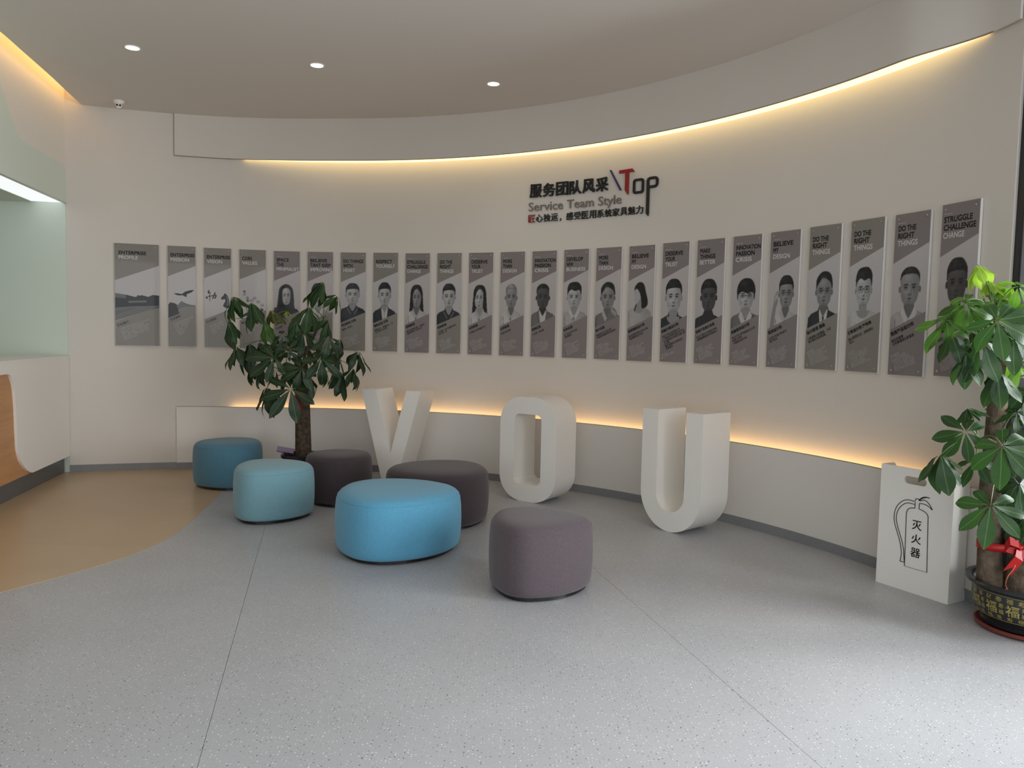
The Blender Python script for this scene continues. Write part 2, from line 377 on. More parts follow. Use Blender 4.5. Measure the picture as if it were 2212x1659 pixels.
cm = cm.build('ceiling_cove_light', mat('cove_strip', (.9, .8, .5), emit=(1, .61, .22), estr=2.7)); tag(cm, 'warm light strip in the ceiling cove along the reception fascia', 'light strip')

# right end: dark door frame and glass front, shop front behind the camera
ex, ey, ea = wall(S1, SURF)
wr = MB().box(3.95, 4.05, -3.2, 9.2, 2.95, CEIL).build('wall_right', M['plaster']); struct(wr)
df = empty('window_1', (ex + .03, ey - .02, 0)); struct(df, 'black framed glass front at the right end of the curved wall')
def post(x, y, wx_, wy_, z0=0, z1=CEIL - .01, name='mullion', par=df):
    o = MB().box(-wx_ / 2, wx_ / 2, -wy_ / 2, wy_ / 2, z0, z1).build(name, M['dark'], par, loc=(x - par.location.x, y - par.location.y, 0)); return bevel(o, .004)
post(ex + .062, ey + .02, .085, .16)
M['glass'] = bpy.data.materials.new('clear_glass'); M['glass'].use_nodes = True
_n = M['glass'].node_tree; _n.nodes.clear(); _o = _n.nodes.new('ShaderNodeOutputMaterial'); _m = _n.nodes.new('ShaderNodeMixShader'); _t = _n.nodes.new('ShaderNodeBsdfTransparent'); _g = _n.nodes.new('ShaderNodeBsdfGlossy'); _f = _n.nodes.new('ShaderNodeFresnel')
_t.inputs[0].default_value = (.93, .96, .95, 1); _g.inputs['Roughness'].default_value = .02; _f.inputs[0].default_value = 1.45
_n.links.new(_f.outputs[0], _m.inputs[0]); _n.links.new(_t.outputs[0], _m.inputs[1]); _n.links.new(_g.outputs[0], _m.inputs[2]); _n.links.new(_m.outputs[0], _o.inputs[0])
# glass runs from the end post outwards, then along the right side
gx0, gy0 = ex + .11, ey + .02
gp = [(gx0, gy0), (3.35, ey + .05), (3.98, 3.6), (3.98, 2.2), (3.98, .4), (3.98, -1.4), (3.98, -3.1)]
for i in range(len(gp) - 1):
    (xa, ya), (xb, yb) = gp[i], gp[i + 1]; L = hypot(xb - xa, yb - ya)
    o = MB().box(.03, L - .03, -.004, .004, .06, 2.94).build('pane', M['glass'], df, loc=(xa - df.location.x, ya - df.location.y, 0), rot=(0, 0, atan2(yb - ya, xb - xa)))
    o = MB().box(.0, L, -.03, .03, 0, .06).box(0, L, -.03, .03, 2.94, 3.02).build('rail', M['dark'], df, loc=(xa - df.location.x, ya - df.location.y, 0), rot=(0, 0, atan2(yb - ya, xb - xa)))
    post(xb, yb, .07, .07, 0, 3.0)
MB().box(ex + .1, 4.05, ey - .01, ey + .1, 3.0, CEIL).build('header', M['dark'], df, loc=(-df.location.x, -df.location.y, 0))
sh = empty('window_2', (0, -3.15, 0)); struct(sh)
for x in (-6.2, -4.1, -2, .1, 2.1, 3.9):
    MB().box(-.04, .04, -.04, .04, 0, 3.0).build('mullion', M['dark'], sh, loc=(x, 0, 0))
MB().box(-8.6, 4, -.04, .04, 3.0, 3.08).build('rail', M['dark'], sh)
for x in (-6.2, -4.1, -2, .1, 2.1):
    MB().box(x + .04, x + 1.98, -.004, .004, .02, 3.0).build('pane', M['glass'], sh)
wb = MB().box(-8.8, -6.2, -3.3, -3.1, 0, CEIL).box(-6.2, 4.05, -3.3, -3.1, 3.08, CEIL).build('wall_rear', M['plaster']); struct(wb)
gr = MB().box(-30, 40, -30, 40, -.30, -.13).build('ground', mat('pale_paving', (.42, .43, .44), .8, noise=(2, (.48, .49, .5), .3))); struct(gr, 'pale paving outside the glass')

# ---------------------------------------------------------------- ceiling fittings
def downlight(x, y, label):
    t = empty('downlight', (x, y, CEIL)); tag(t, label, 'ceiling light', 'recessed round ceiling downlights')
    o = MB().lathe([(.064, 0), (.064, -.004), (.056, -.006), (.050, -.003), (.048, 0)], 40).build('trim_ring', M['white_board'], t); autosmooth(o, 50)
    MB().lathe([(.0005, -.0015), (.049, -.0025)][::-1], 40).build('diffuser', M['down_led'], t)
    l = bpy.data.lights.new('downlight_glow', 'SPOT'); l.energy = 9; l.color = (1, .95, .86); l.spot_size = radians(120); l.spot_blend = .7; l.shadow_soft_size = .05
    lo_ = bpy.data.objects.new('downlight_glow', l); COL.objects.link(lo_); lo_.parent = t; lo_.location = (0, 0, -.03)
downlight(-3.035, 6.167, 'round white recessed downlight nearest the cove, leftmost of the three')
downlight(-1.665, 6.481, 'round white recessed downlight in the middle of the three')
downlight(-.216, 6.86, 'round white recessed downlight above the centre, rightmost of the three')

cc = empty('security_camera', (-3.88, 7.60, CEIL)); cc.scale = (.8, .8, .8); tag(cc, 'white dome security camera on the ceiling edge above the first posters', 'security camera')
o = MB().lathe([(.0005, 0), (.062, 0), (.062, -.018), (.052, -.035), (.03, -.04), (.0005, -.04)][::-1], 32).build('mount', M['white_board'], cc); autosmooth(o)
_d = Vector((3.9, -7.6, -2.1)).normalized(); _c = Vector((0, -.005, -.052))
o = MB().lathe([(.046 * sin(pi * k / 12) + .0002, .046 * -cos(pi * k / 12)) for k in range(13)], 28).build('eyeball', M['white_board'], cc, loc=_c); autosmooth(o, 60)
qd = _d.to_track_quat('Z', 'Y').to_euler()
sd = _d.cross(Vector((0, 0, 1))).normalized()
for k, nm in ((-1, 'lens'), (1, 'infrared_lamp')):
    MB().lathe([(.0005, .008), (.012, .006), (.014, 0), (.014, -.01)][::-1], 20).build(nm, M['black'], cc, loc=_c + _d * .043 + sd * .0165 * k, rot=qd)
o = MB().lathe([(.047, -.004), (.0485, -.001), (.0485, .003), (.047, .005)], 28).build('collar', M['kick'], cc, loc=_c + _d * .012, rot=qd)

# ---------------------------------------------------------------- wall sign
sg = empty('wall_sign', (*wall(1.5, SURF)[:2], 2.6)); tag(sg, 'raised wall lettering in black, grey and red reading Service Team Style, with TOP', 'sign')
SI = Matrix.Translation(sg.location).inverted()
def bend(me, s0, z0, off, name, m, parent):
    """lay a flat xy mesh (extruded along z) on the wall with its origin at s0,z0"""
    me.materials.clear(); me.materials.append(m)
    for v in me.vertices:
        x, y, _ = wall(s0 + v.co.x, off + v.co.z); v.co = (x, y, z0 + v.co.y)
    me.polygons.foreach_set('use_smooth', [False] * len(me.polygons)); me.update()
    o = obj(name, me, parent); o.matrix_parent_inverse = Matrix.Translation(parent.location).inverted(); return o
def fit(me, wd, ht, x0=0, y0=0):
    a, b, c, d = bbox(me); kx, ky = wd / (b - a), ht / (d - c)
    me.transform(Matrix.Translation((x0 - a * kx, y0 - c * ky, 0)) @ Matrix.Diagonal((kx, ky, 1, 1))); return me
TH = .008
for i, ch in enumerate('服务团队风采'):
    me = text(ch, .14, TH, .0030); bend(fit(me, .131, .130), .872 + i * .1440, 2.840, SURF + TH + .004, 'character', M['black'], sg)
word = 'Service Team Style'
_full = bbox(text(word, .12)); ksc = 1.01 / _full[1]
for i, ch in enumerate(word):
    if ch == ' ': continue
    right = bbox(text(word[:i + 1], .12))[1]; me = text(ch, .12, .004, .0002); a, b, c_, d = bbox(me)
    me.transform(Matrix.Diagonal((ksc, 1.0, 1, 1)) @ Matrix.Translation((right - b, 0, 0)))
    bend(me, .858, 2.711, SURF + .012, 'character', M['greyletter'], sg)
for i, ch in enumerate('匠心独运，感受医用系统家具魅力'):
    me = text(ch, .078, .005, .0006)
    if ch == '，': me = fit(me, .016, .028, .012, -.004)
    else: me = fit(me, .074, .074)
    bend(me, .862 + i * .0832, 2.600, SURF + .011, 'character', M['red'] if i == 0 else M['black'], sg)
def flat(loops, th, s0, z0, off, m, name='character'):
    me = shape(name, loops, th, [m]); me.transform(Matrix.Rotation(-pi / 2, 4, 'X'))
    return bend(me, s0, z0, off, name, m, sg)
flat([[(0, 0), (.012, 0), (.128, -.195), (.114, -.195)][::-1]], .02, 1.740, 3.025, SURF + .014, M['navy'], 'slash')
flat([[(0, .03), (0, 0), (.065, 0), (.065, -.155), (.098, -.200), (.104, -.185), (.104, 0), (.165, 0), (.138, .032)]], .011, 1.838, 2.982, SURF + .012, M['red'])
def rrect(x0, y0, x1, y1, r, n=6):
    out = []
    for cx, cy, a0 in ((x1 - r, y1 - r, 0), (x0 + r, y1 - r, 90), (x0 + r, y0 + r, 180), (x1 - r, y0 + r, 270)):
        for k in range(n + 1): a = radians(a0 + 90 * k / n); out.append((cx + r * cos(a), cy + r * sin(a)))
    return out
flat([rrect(0, 0, .115, .135, .028), rrect(.023, .023, .092, .112, .012)], .011, 1.987, 2.781, SURF + .012, M['black'])
flat([[(0, -.205), (.024, -.232), (.030, -.205), (.030, .012)] + [(.085, .012), (.108, .022), (.120, .045), (.120, .085), (.108, .105), (.09, .112), (.03, .112), (.010, .104), (0, .085)],
      rrect(.026, .036, .096, .088, .012)], .011, 2.131, 2.804, SURF + .012, M['black'])

# ---------------------------------------------------------------- posters
def pmat(name, c): return mat('print_' + name, c, .5, .25, coat=.22)
PT = {'olive': pmat('warm_grey', (.225, .208, .188)), 'purple': pmat('mauve_grey', (.215, .187, .189)), 'sky': pmat('pale_grey', (.46, .43, .43)), 'sky2': pmat('cool_pale_grey', (.47, .45, .46)),
      'ink': pmat('black_ink', (.012, .012, .013)), 'white': pmat('white_ink', (.60, .57, .55)), 'soft': pmat('light_grey_ink', (.40, .38, .37)), 'line': pmat('dark_line', (.07, .06, .06)),
      'hair': pmat('portrait_black', (.016, .016, .018)), 'hair2': pmat('portrait_charcoal', (.035, .034, .037)), 'fl': pmat('portrait_light', (.36, .36, .365)), 'fm': pmat('portrait_mid', (.215, .21, .215)), 'fd': pmat('portrait_dark', (.07, .066, .068)),
      'sl': pmat('shade_light', (.24, .24, .245)), 'sm': pmat('shade_mid', (.125, .12, .123)), 'sd': pmat('shade_dark', (.035, .033, .034)),
      'dark': pmat('cloth_dark', (.032, .034, .042)), 'mid': pmat('cloth_mid', (.15, .145, .145)), 'light': pmat('cloth_light', (.37, .35, .345)), 'shirt': pmat('cloth_white', (.47, .46, .45)), 'red': pmat('red_ink', (.16, .02, .03))}
PKEYS = list(PT)
def ell(cx, cz, a, b, n=20, a0=0, a1=360): return [(cx + a * cos(radians(a0 + (a1 - a0) * k / n)), cz + b * sin(radians(a0 + (a1 - a0) * k / n))) for k in range(n + (0 if a1 - a0 == 360 else 1))]
class Print:
    """flat printed shapes in (u 0..1 across, v 0..1 down) stacked as thin ink layers"""
    def __init__(s, W, H): s.W, s.H = W, H; s.v = []; s.f = []; s.m = []; s.keys = []; s.k = 0
    def q(s, u, v): return ((u - .5) * s.W, (.5 - v) * s.H)
    def poly(s, pts, key, metric=False, clipv=True):
        p = [s.q(*a) for a in pts] if not metric else list(pts)
        if clipv:
            (xa, za), (xb, zb) = s.q(0, .717), s.q(1, .606); nx, nz = (zb - za), -(xb - xa)     # keep above the lower diagonal
            p = clip(p, nx, nz, nx * xa + nz * za)
            p = clip(clip(p, 1, 0, s.W / 2 - .001), -1, 0, s.W / 2 - .001)
        if len(p) < 3: return
        ar = sum(p[i][0] * p[(i + 1) % len(p)][1] - p[(i + 1) % len(p)][0] * p[i][1] for i in range(len(p)))
        if ar < 0: p = p[::-1]
        s.k += 1; y = -.0003 - s.k * .00004
        if key not in s.keys: s.keys.append(key)
        n = len(s.v); s.v += [(x, y, z) for x, z in p]; s.f.append(tuple(range(n, n + len(p)))); s.m.append(s.keys.index(key))
    def e(s, u, v, a, b, key, a0=0, a1=360):     # ellipse, half-axes in metres
        x, z = s.q(u, v); s.poly(ell(x, z, a, b, 20, a0, a1), key, True)
    def build(s, name, parent): return obj(name, mesh(name, s.v, s.f, [PT[k] for k in s.keys], s.m), parent)
TONE = {'hair': (.016, .016, .018), 'hair2': (.035, .034, .037), 'fl': (.37, .37, .375), 'fm': (.225, .22, .225), 'fd': (.075, .07, .072), 'sl': (.24, .24, .245), 'sm': (.125, .12, .123), 'sd': (.035, .033, .034),
        'dark': (.032, .034, .042), 'mid': (.15, .145, .145), 'light': (.37, .35, .345), 'shirt': (.47, .46, .45), 'sky': (.46, .43, .43), 'sky2': (.47, .45, .46)}
class Photo(Print):
    """the printed photograph: tones held per vertex of a fine flat grid, so they blend as in a photograph"""
    def __init__(s, W, H, sky, seed, nx=72, ny=132):
        s.W, s.H, s.nx, s.ny = W, H, nx, ny; s.rng = np.random.default_rng(seed)
        u = np.linspace(0, 1, nx + 1)[None, :]; j = np.linspace(0, 1, ny + 1)[:, None]
        vt = .303 + (.192 - .303) * u; vb = .717 + (.606 - .717) * u; v = vt + (vb - vt) * j
        s.X = np.broadcast_to((u - .5) * W, v.shape); s.Z = (.5 - v) * H
        s.img = np.empty(v.shape + (3,)); s.img[:] = TONE[sky]; s.img *= (1.0 - .10 * j)[..., None]
    def mask(s, p):
        m = np.zeros(s.X.shape, bool); n = len(p)
        for i in range(n):
            (x0, z0), (x1, z1) = p[i], p[(i + 1) % n]
            if z0 == z1: continue
            c = ((z0 > s.Z) != (z1 > s.Z)) & (s.X < (x1 - x0) * (s.Z - z0) / (z1 - z0) + x0); m ^= c
        return m
    def poly(s, pts, key, metric=False, clipv=True):
        p = [s.q(*a) for a in pts] if not metric else list(pts)
        m = s.mask(p); s.img[m] = TONE[key]; return m
    def grain(s, m, amp, sx, sz):
        n = s.rng.normal(size=s.X.shape)
        for _ in range(sx): n = (np.roll(n, 1, 1) + n * 2 + np.roll(n, -1, 1)) / 4
        for _ in range(sz): n = (np.roll(n, 1, 0) + n * 2 + np.roll(n, -1, 0)) / 4
        n /= n.std() + 1e-9; s.img[m] *= np.clip(1 + amp * n[m], .2, 2.2)[:, None]
    def field(s, m, X, Z, hw, hh, blobs):
        x = (s.X - X) / hw; z = (s.Z - Z) / hh; f = np.ones(s.X.shape)
        for bx, bz, rx, rz, a in blobs: f *= 1 + a * np.exp(-((x - bx) / rx) ** 2 - ((z - bz) / rz) ** 2)
        s.img[m] *= f[m][:, None]
    def side(s, m, X, hw, x0, wd, a):
        t = 1 / (1 + np.exp(-((s.X - X) / hw - x0) / wd)); s.img[m] *= (1 - a * t[m])[:, None]
    def build(s, name, parent):
        im = s.img; k = (np.roll(im, 1, 0) + 2 * im + np.roll(im, -1, 0)) / 4; k[0] = im[0]; k[-1] = im[-1]; j = (np.roll(k, 1, 1) + 2 * k + np.roll(k, -1, 1)) / 4; j[:, 0] = k[:, 0]; j[:, -1] = k[:, -1]
        j = .35 * k + .65 * j
        nx, ny = s.nx, s.ny; co = np.stack([s.X, np.full(s.X.shape, -.0003), s.Z], -1).reshape(-1, 3); a = (np.arange(ny)[:, None] * (nx + 1) + np.arange(nx)[None, :]).ravel()
        f = np.stack([a, a + nx + 1, a + nx + 2, a + 1], -1)
        me = bpy.data.meshes.new(name); me.vertices.add(len(co)); me.vertices.foreach_set('co', co.ravel()); me.loops.add(f.size); me.loops.foreach_set('vertex_index', f.ravel().astype(np.int32))
        me.polygons.add(len(f)); me.polygons.foreach_set('loop_start', np.arange(len(f), dtype=np.int32) * 4); me.update(calc_edges=True)
        at = me.color_attributes.new('tone', 'FLOAT_COLOR', 'POINT'); at.data.foreach_set('color', np.concatenate([j.reshape(-1, 3), np.ones((len(co), 1))], 1).ravel())
        me.materials.append(PHOTO_MAT); return obj(name, me, parent)
PHOTO_MAT = pmat('photograph', (.4, .4, .4)); _nt = PHOTO_MAT.node_tree; _a = _nt.nodes.new('ShaderNodeVertexColor'); _a.layer_name = 'tone'; _nt.links.new(_a.outputs[0], _nt.nodes['Principled BSDF'].inputs['Base Color'])
def portrait(P, d):
    hu, hv, hw, hh = d.get('u', .47), d.get('v', .435), d.get('w', .066), d.get('h', .108)   # head centre and half sizes
    tone = d.get('tone', 'l'); face, shade = 'f' + tone, 's' + tone
    X, Z = P.q(hu, hv)
    def m(pts, key): return P.poly([(X + a * hw, Z + b * hh) for a, b in pts], key, True)
    def hm(pts, key): k_ = m(pts, key); P.grain(k_, .22, 1, 6); P.field(k_, X, Z, hw, hh, [(-.3, 1.0, .5, .25, .9)]); return k_
    hair = d.get('hair', 'hair'); cl = d.get('cloth', 'polo'); col = d.get('color', 'dark')
    if d.get('long'):                              # hair hanging behind the shoulders
        L = d['long']; m(spline([(-1.05, .3), (-.8, .95), (0, 1.22), (.85, .95), (1.1, .2), (1.22, -.8), (1.3, L), (.4, L + .1), (-.5, L + .1), (-1.25, L + .15), (-1.2, -.6)], 4, True), hair) if False else hm(spline([(-1.05, .3), (-.8, .95), (0, 1.22), (.85, .95), (1.1, .2), (1.22, -.8), (1.3, L), (.4, L + .1), (-.5, L + .1), (-1.25, L + .15), (-1.2, -.6)], 4, True), hair)
    if d.get('scarf'):
        m(spline([(-1.45, -.2), (-1.15, .85), (0, 1.3), (1.1, .9), (1.4, -.1), (1.55, -1.25), (2.2, -1.55), (2.4, -3), (-2.6, -3), (-2.4, -1.4), (-1.7, -1.2)], 4, True), 'hair2')
        m(spline([(-1.3, -.4), (-1.0, .7), (-.3, 1.12), (-.45, .2), (-.5, -.7), (-.2, -1.2), (-1.5, -1.15)], 4, True), 'hair')
    # shoulders
    sw = d.get('sw', 2.05); sy = d.get('sy', -1.28)
    body = {'dark': 'dark', 'mid': 'mid', 'light': 'light', 'shirt': 'shirt'}[col]
    if not d.get('scarf'):
        m([(-.55, -.95), (-.75, sy + .02), (-sw * .8, sy - .22), (-sw, sy - .5), (-sw - .1, -3.4), (sw + .1, -3.4), (sw, sy - .5), (sw * .8, sy - .22), (.75, sy + .02), (.55, -.95)], body); bm_ = P.mask([(X + a * hw, Z + b * hh) for a, b in [(-.75, sy + .02), (-sw * .8, sy - .22), (-sw, sy - .5), (-sw - .1, -3.4), (sw + .1, -3.4), (sw, sy - .5), (sw * .8, sy - .22), (.75, sy + .02)]])
        P.grain(bm_, .035, 2, 10); P.side(bm_, X, hw, .8, .5, .3); P.field(bm_, X, Z, hw, hh, [(-1.9, -2.2, .4, .8, -.25), (0, -1.4, .9, .25, -.3)])
        m([(-.52, -.5), (.52, -.5), (.56, -1.2), (.30, -1.55), (0, -1.75), (-.30, -1.55), (-.56, -1.2)], shade)
        if cl == 'suit':
            m([(-.55, -1.15), (0, -1.75), (.55, -1.15), (.62, -1.6), (.35, -3.3), (-.35, -3.3), (-.62, -1.6)], 'shirt'); m([(-.14, -1.68), (.14, -1.68), (.10, -1.9), (.22, -2.9), (0, -3.2), (-.22, -2.9), (-.10, -1.9)], d.get('tie', 'mid'))
            m([(-.60, -1.2), (-.95, -1.7), (-.35, -3.0), (-.30, -2.7)], 'sm' if col != 'dark' else 'hair2'); m([(.60, -1.2), (.95, -1.7), (.35, -3.0), (.30, -2.7)], 'sm' if col != 'dark' else 'hair2')
        elif cl == 'polo':
            m([(-.62, -1.1), (-.30, -1.5), (0, -1.85), (-.28, -2.05), (-.85, -1.42)], 'hair2'); m([(.62, -1.1), (.30, -1.5), (0, -1.85), (.28, -2.05), (.85, -1.42)], 'hair2')
            m([(-.85, -1.42), (-.28, -2.05), (-.28, -2.10), (-.88, -1.45)], 'light'); m([(.85, -1.42), (.28, -2.05), (.28, -2.10), (.88, -1.45)], 'light'); m([(-.015, -1.85), (.025, -1.85), (.03, -2.9), (-.02, -2.9)], 'hair')
        elif cl == 'shirt':
            a = 'light' if body != 'light' else 'shirt'
            m([(-.62, -1.05), (-.25, -1.55), (0, -1.8), (-.30, -2.1), (-.88, -1.4)], a); m([(.62, -1.05), (.25, -1.55), (0, -1.8), (.30, -2.1), (.88, -1.4)], a)
            m([(-.30, -2.1), (0, -1.8), (-.04, -2.2)], 'mid'); m([(-.02, -1.8), (.03, -1.8), (.05, -3.3), (-.02, -3.3)], 'mid')
            m([(-1.5, -1.8), (-1.42, -1.8), (-1.25, -3.3), (-1.35, -3.3)], 'mid'); m([(1.2, -1.8), (1.26, -1.8), (1.35, -3.3), (1.25, -3.3)], 'mid')
        elif cl == 'jacket':
            m([(-.6, -1.1), (0, -1.9), (.6, -1.1), (.9, -1.5), (.2, -2.5), (0, -2.3), (-.2, -2.5), (-.9, -1.5)], 'shirt'); m([(-.2, -2.2), (0, -1.95), (.25, -2.2), (.35, -3.2), (-.35, -3.2)], 'hair')
            m([(.9, -1.5), (1.9, -1.9), (1.9, -2.1), (.6, -2.3)], 'hair2')
        elif cl == 'tee': m(ell(0, -1.35, .85, .5, 16, 180, 360), shade)
    # ears, face, shaded side
    if not d.get('long') and not d.get('scarf') and not d.get('side'):
        P.poly([(X - hw * 1.06 + x, Z - hh * .08 + z) for x, z in ell(0, 0, hw * .14, hh * .2, 10)], shade, True); P.poly([(X + hw * 1.06 + x, Z - hh * .08 + z) for x, z in ell(0, 0, hw * .14, hh * .2, 10)], shade, True)
    jaw = d.get('jaw', .62)
    fp = spline([(-1.0, .15), (-.96, .62), (-.6, .95), (0, 1.04), (.6, .95), (.96, .62), (1.0, .15), (.95, -.35), (jaw + .12, -.78), (.28, -1.0), (-.28, -1.0), (-jaw - .12, -.78), (-.95, -.35)], 4, True)
    if d.get('scarf') or d.get('long'): fp = [(x * .74 + d.get('fx', .08), z * .88 - .04) for x, z in fp]
    fx = d.get('fx', 0); k = .74 if (d.get('scarf') or d.get('long')) else 1
    if d.get('side'):                              # head turned to the left in three-quarter view
        m(spline([(-.1, 1.0), (-.75, .6), (-.85, .15), (-.98, -.1), (-.80, -.2), (-.78, -.5), (-.5, -.85), (-.1, -.75), (.4, -.3), (.5, .6)], 4, True), face); m([(-.1, -.6), (.45, -.3), (.5, -1.3), (-.3, -1.5)], shade)
        m(spline([(-.85, .35), (-.7, .85), (0, 1.2), (.75, 1.0), (1.15, .2), (1.5, -.7), (1.3, -1.2), (.5, -1.35), (.35, -.6), (.1, .1), (-.45, .55)], 5, True), hair)
        m([(-.78, .16), (-.5, .20), (-.5, .13)], 'hair'); m([(-.72, -.5), (-.5, -.48), (-.55, -.55)], 'hair2'); m([(-.6, -1.0), (-.35, -1.0), (-.7, -1.7), (-.85, -1.6)], hair)
        return
    fm = m(fp, face); dk = .75 if tone == 'l' else .55
    P.side(fm, X, hw, fx + .45 * k, .16 * k, .42 * dk); P.side(fm, X, hw, fx - .95 * k, -.06, .4 * dk)
    P.field(fm, X, Z, hw, hh, [(fx - .42 * k, .08, .26 * k, .13, -.42), (fx + .42 * k, .08, .26 * k, .13, -.42), (fx - .25 * k, .62, .45 * k, .18, .22), (fx - .42 * k, -.25, .22 * k, .16, .20), (fx + .01, -.12, .06 * k, .25, .28), (fx + .14 * k, -.22, .09 * k, .2, -.3),
        (fx, -.42, .22 * k, .06, -.4), (fx, -.80, .3 * k, .06, -.2), (fx, -.98, .6 * k, .13, -.45), (fx - .62 * k, -.5, .16 * k, .3, -.18), (fx, .92, .9 * k, .10, -.35), (fx - .2 * k, -.62, .1 * k, .05, .0)]); P.grain(fm, .03, 3, 3)
    # hair cap
    hs = d.get('style', 'short'); hl = d.get('line', .52)
    if not d.get('scarf'):
        if hs == 'short': hm(spline([(-1.06, .12), (-1.08, .72), (-.62, 1.18), (0, 1.28), (.62, 1.18), (1.08, .72), (1.06, .12), (.93, .40), (.82, hl + .06), (.3, hl + .12), (-.3, hl + .10), (-.82, hl + .03), (-.93, .40)], 4, True), hair)
        elif hs == 'buzz': hm(spline([(-1.02, .3), (-1.0, .82), (-.55, 1.16), (0, 1.24), (.55, 1.16), (1.0, .82), (1.02, .3), (.9, .62), (.5, .80), (-.5, .80), (-.9, .62)], 4, True), hair)
        elif hs == 'fringe': hm(spline([(-1.12, -.25), (-1.2, .6), (-.75, 1.2), (0, 1.38), (.8, 1.2), (1.22, .55), (1.1, -.3), (.98, .2), (.65, .30), (.1, .22), (-.5, .34), (-.98, .12)], 4, True), hair)
        elif hs == 'tall': hm(spline([(-1.05, .15), (-1.12, .8), (-.8, 1.32), (-.1, 1.48), (.6, 1.42), (1.1, 1.0), (1.06, .1), (.93, .5), (.7, .72), (.1, .60), (-.5, .74), (-.93, .45)], 4, True), hair)
        elif hs == 'part': hm(spline([(-1.05, .1), (-1.08, .75), (-.6, 1.2), (.1, 1.34), (.85, 1.12), (1.12, .5), (1.06, .05), (.92, .45), (.55, .72), (-.2, .92), (-.6, .62), (-.93, .36)], 4, True), hair)
        elif hs == 'long': hm(spline([(-.92, -.3), (-1.08, .5), (-.7, 1.1), (0, 1.26), (.75, 1.1), (1.1, .45), (1.1, -.5), (.86, -.3), (.72, .35), (.1, .86), (-.45, .6), (-.74, .05)], 4, True), hair)
    # features
    ft = 'hair' if tone != 'd' else 'hair'
    for s in (-1, 1):
        cx = fx + s * .42 * k
        m([(cx - .24 * k, .22), (cx + .22 * k, .25), (cx + .24 * k, .17), (cx - .22 * k, .16)], ft); m(ell(cx, .03, .17 * k, .055, 10), ft)
        m(ell(cx, -.09, .17 * k, .025, 8), shade)
    m([(fx - .15 * k, -.34), (fx + .17 * k, -.34), (fx + .1 * k, -.39), (fx - .08 * k, -.39)], 'hair2' if tone == 'd' else 'sd')
    if d.get('smile'): m(spline([(fx - .32 * k, -.54), (fx, -.63), (fx + .32 * k, -.54), (fx + .18 * k, -.72), (fx, -.76), (fx - .18 * k, -.72)], 3, True), 'hair2'); m([(fx - .22 * k, -.58), (fx + .22 * k, -.58), (fx + .12 * k, -.65), (fx - .12 * k, -.65)], 'shirt')
    else: m(spline([(fx - .30 * k, -.60), (fx, -.56), (fx + .30 * k, -.60), (fx, -.65)], 3, True), 'sd'); m(ell(fx, -.72, .2 * k, .035, 8), shade)
    if d.get('glasses'):
        for s in (-1, 1):
            r_ = .36 if d['glasses'] == 'round' else .33; rz = .235 if d['glasses'] == 'round' else .17; n = 16; cx = s * .42
            for j in range(n):
                a0, a1 = 2 * pi * j / n, 2 * pi * (j + 1) / n; t_ = d.get('rim', .055)
                m([(cx + r_ * cos(a0), .03 + rz * sin(a0)), (cx + r_ * cos(a1), .03 + rz * sin(a1)), (cx + (r_ - t_) * cos(a1), .03 + (rz - t_ * .6) * sin(a1)), (cx + (r_ - t_) * cos(a0), .03 + (rz - t_ * .6) * sin(a0))], 'hair')
        m([(-.1, .08), (.1, .08), (.1, .03), (-.1, .03)], 'hair')
    if d.get('hand') == 'chin':
        m(spline([(.35, -1.15), (.75, -.85), (1.15, -1.0), (1.45, -1.35), (1.2, -1.9), (.2, -2.7), (-.6, -3.3), (-1.2, -3.2), (-.2, -2.0)], 4, True), 'mid')
        for j in range(4): m([(.52 + j * .2, -.92 - j * .1), (.62 + j * .2, -.90 - j * .1), (.80 + j * .2, -1.35 - j * .1), (.72 + j * .2, -1.38 - j * .1)], 'fl')
    if d.get('hand') == 'glasses':
        m(spline([(-1.0, .1), (-1.35, .18), (-1.75, -.25), (-1.85, -.7), (-2.2, -1.8), (-2.4, -3.2), (-1.8, -3.2), (-1.5, -1.2), (-1.2, -.6), (-1.3, -.1)], 4, True), 'fm')
        for j in range(3): m([(-1.1 - j * .18, .12 - j * .1), (-1.18 - j * .18, .15 - j * .1), (-1.5 - j * .12, -.35 - j * .1), (-1.4 - j * .12, -.4 - j * .1)], 'fl')

HEADS = [
 ('ENTERPRISE', 'PROFILE'), ('ENTERPRISE', 'MISSION'), ('ENTERPRISE', 'VISION'), ('CORE', 'VALUES'), ('SPACE', 'THE', 'MINIMALIST'), ('BELIEVE', 'TAHT KEEP', 'IMPROVING'),
 ('DO THINGS', 'WITH', 'HEART'), ('RESPECT', 'YOURSELF'), ('STRUGGLE', 'CHALLENGE', 'CHANGE'), ('DO THE', 'RIGHT', 'THINGS'), ('DESERVE', 'YOUR', 'TRUST'), ('MORE', 'THAN', 'DESIGN'),
 ('INNOVATION', 'PASSION', 'CRISIS'), ('DEVELOP', 'NEW', 'BUSINESS'), ('MORE', 'THAN', 'DESIGN'), ('BELIEVE', 'MY', 'DESIGN'), ('DESERVE', 'YOUR', 'TRUST'), ('MAKE', 'THINGS', 'BETTER'),
 ('INNOVATION', 'PASSION', 'CRISIS'), ('BELIEVE', 'MY', 'DESIGN'), ('DO THE', 'RIGHT', 'THINGS'), ('DO THE', 'RIGHT', 'THINGS'), ('DO THE', 'RIGHT', 'THINGS'), ('STRUGGLE', 'CHALLENGE', 'CHANGE')]
TINT = 'ooooppoopoppppppppppoopp'
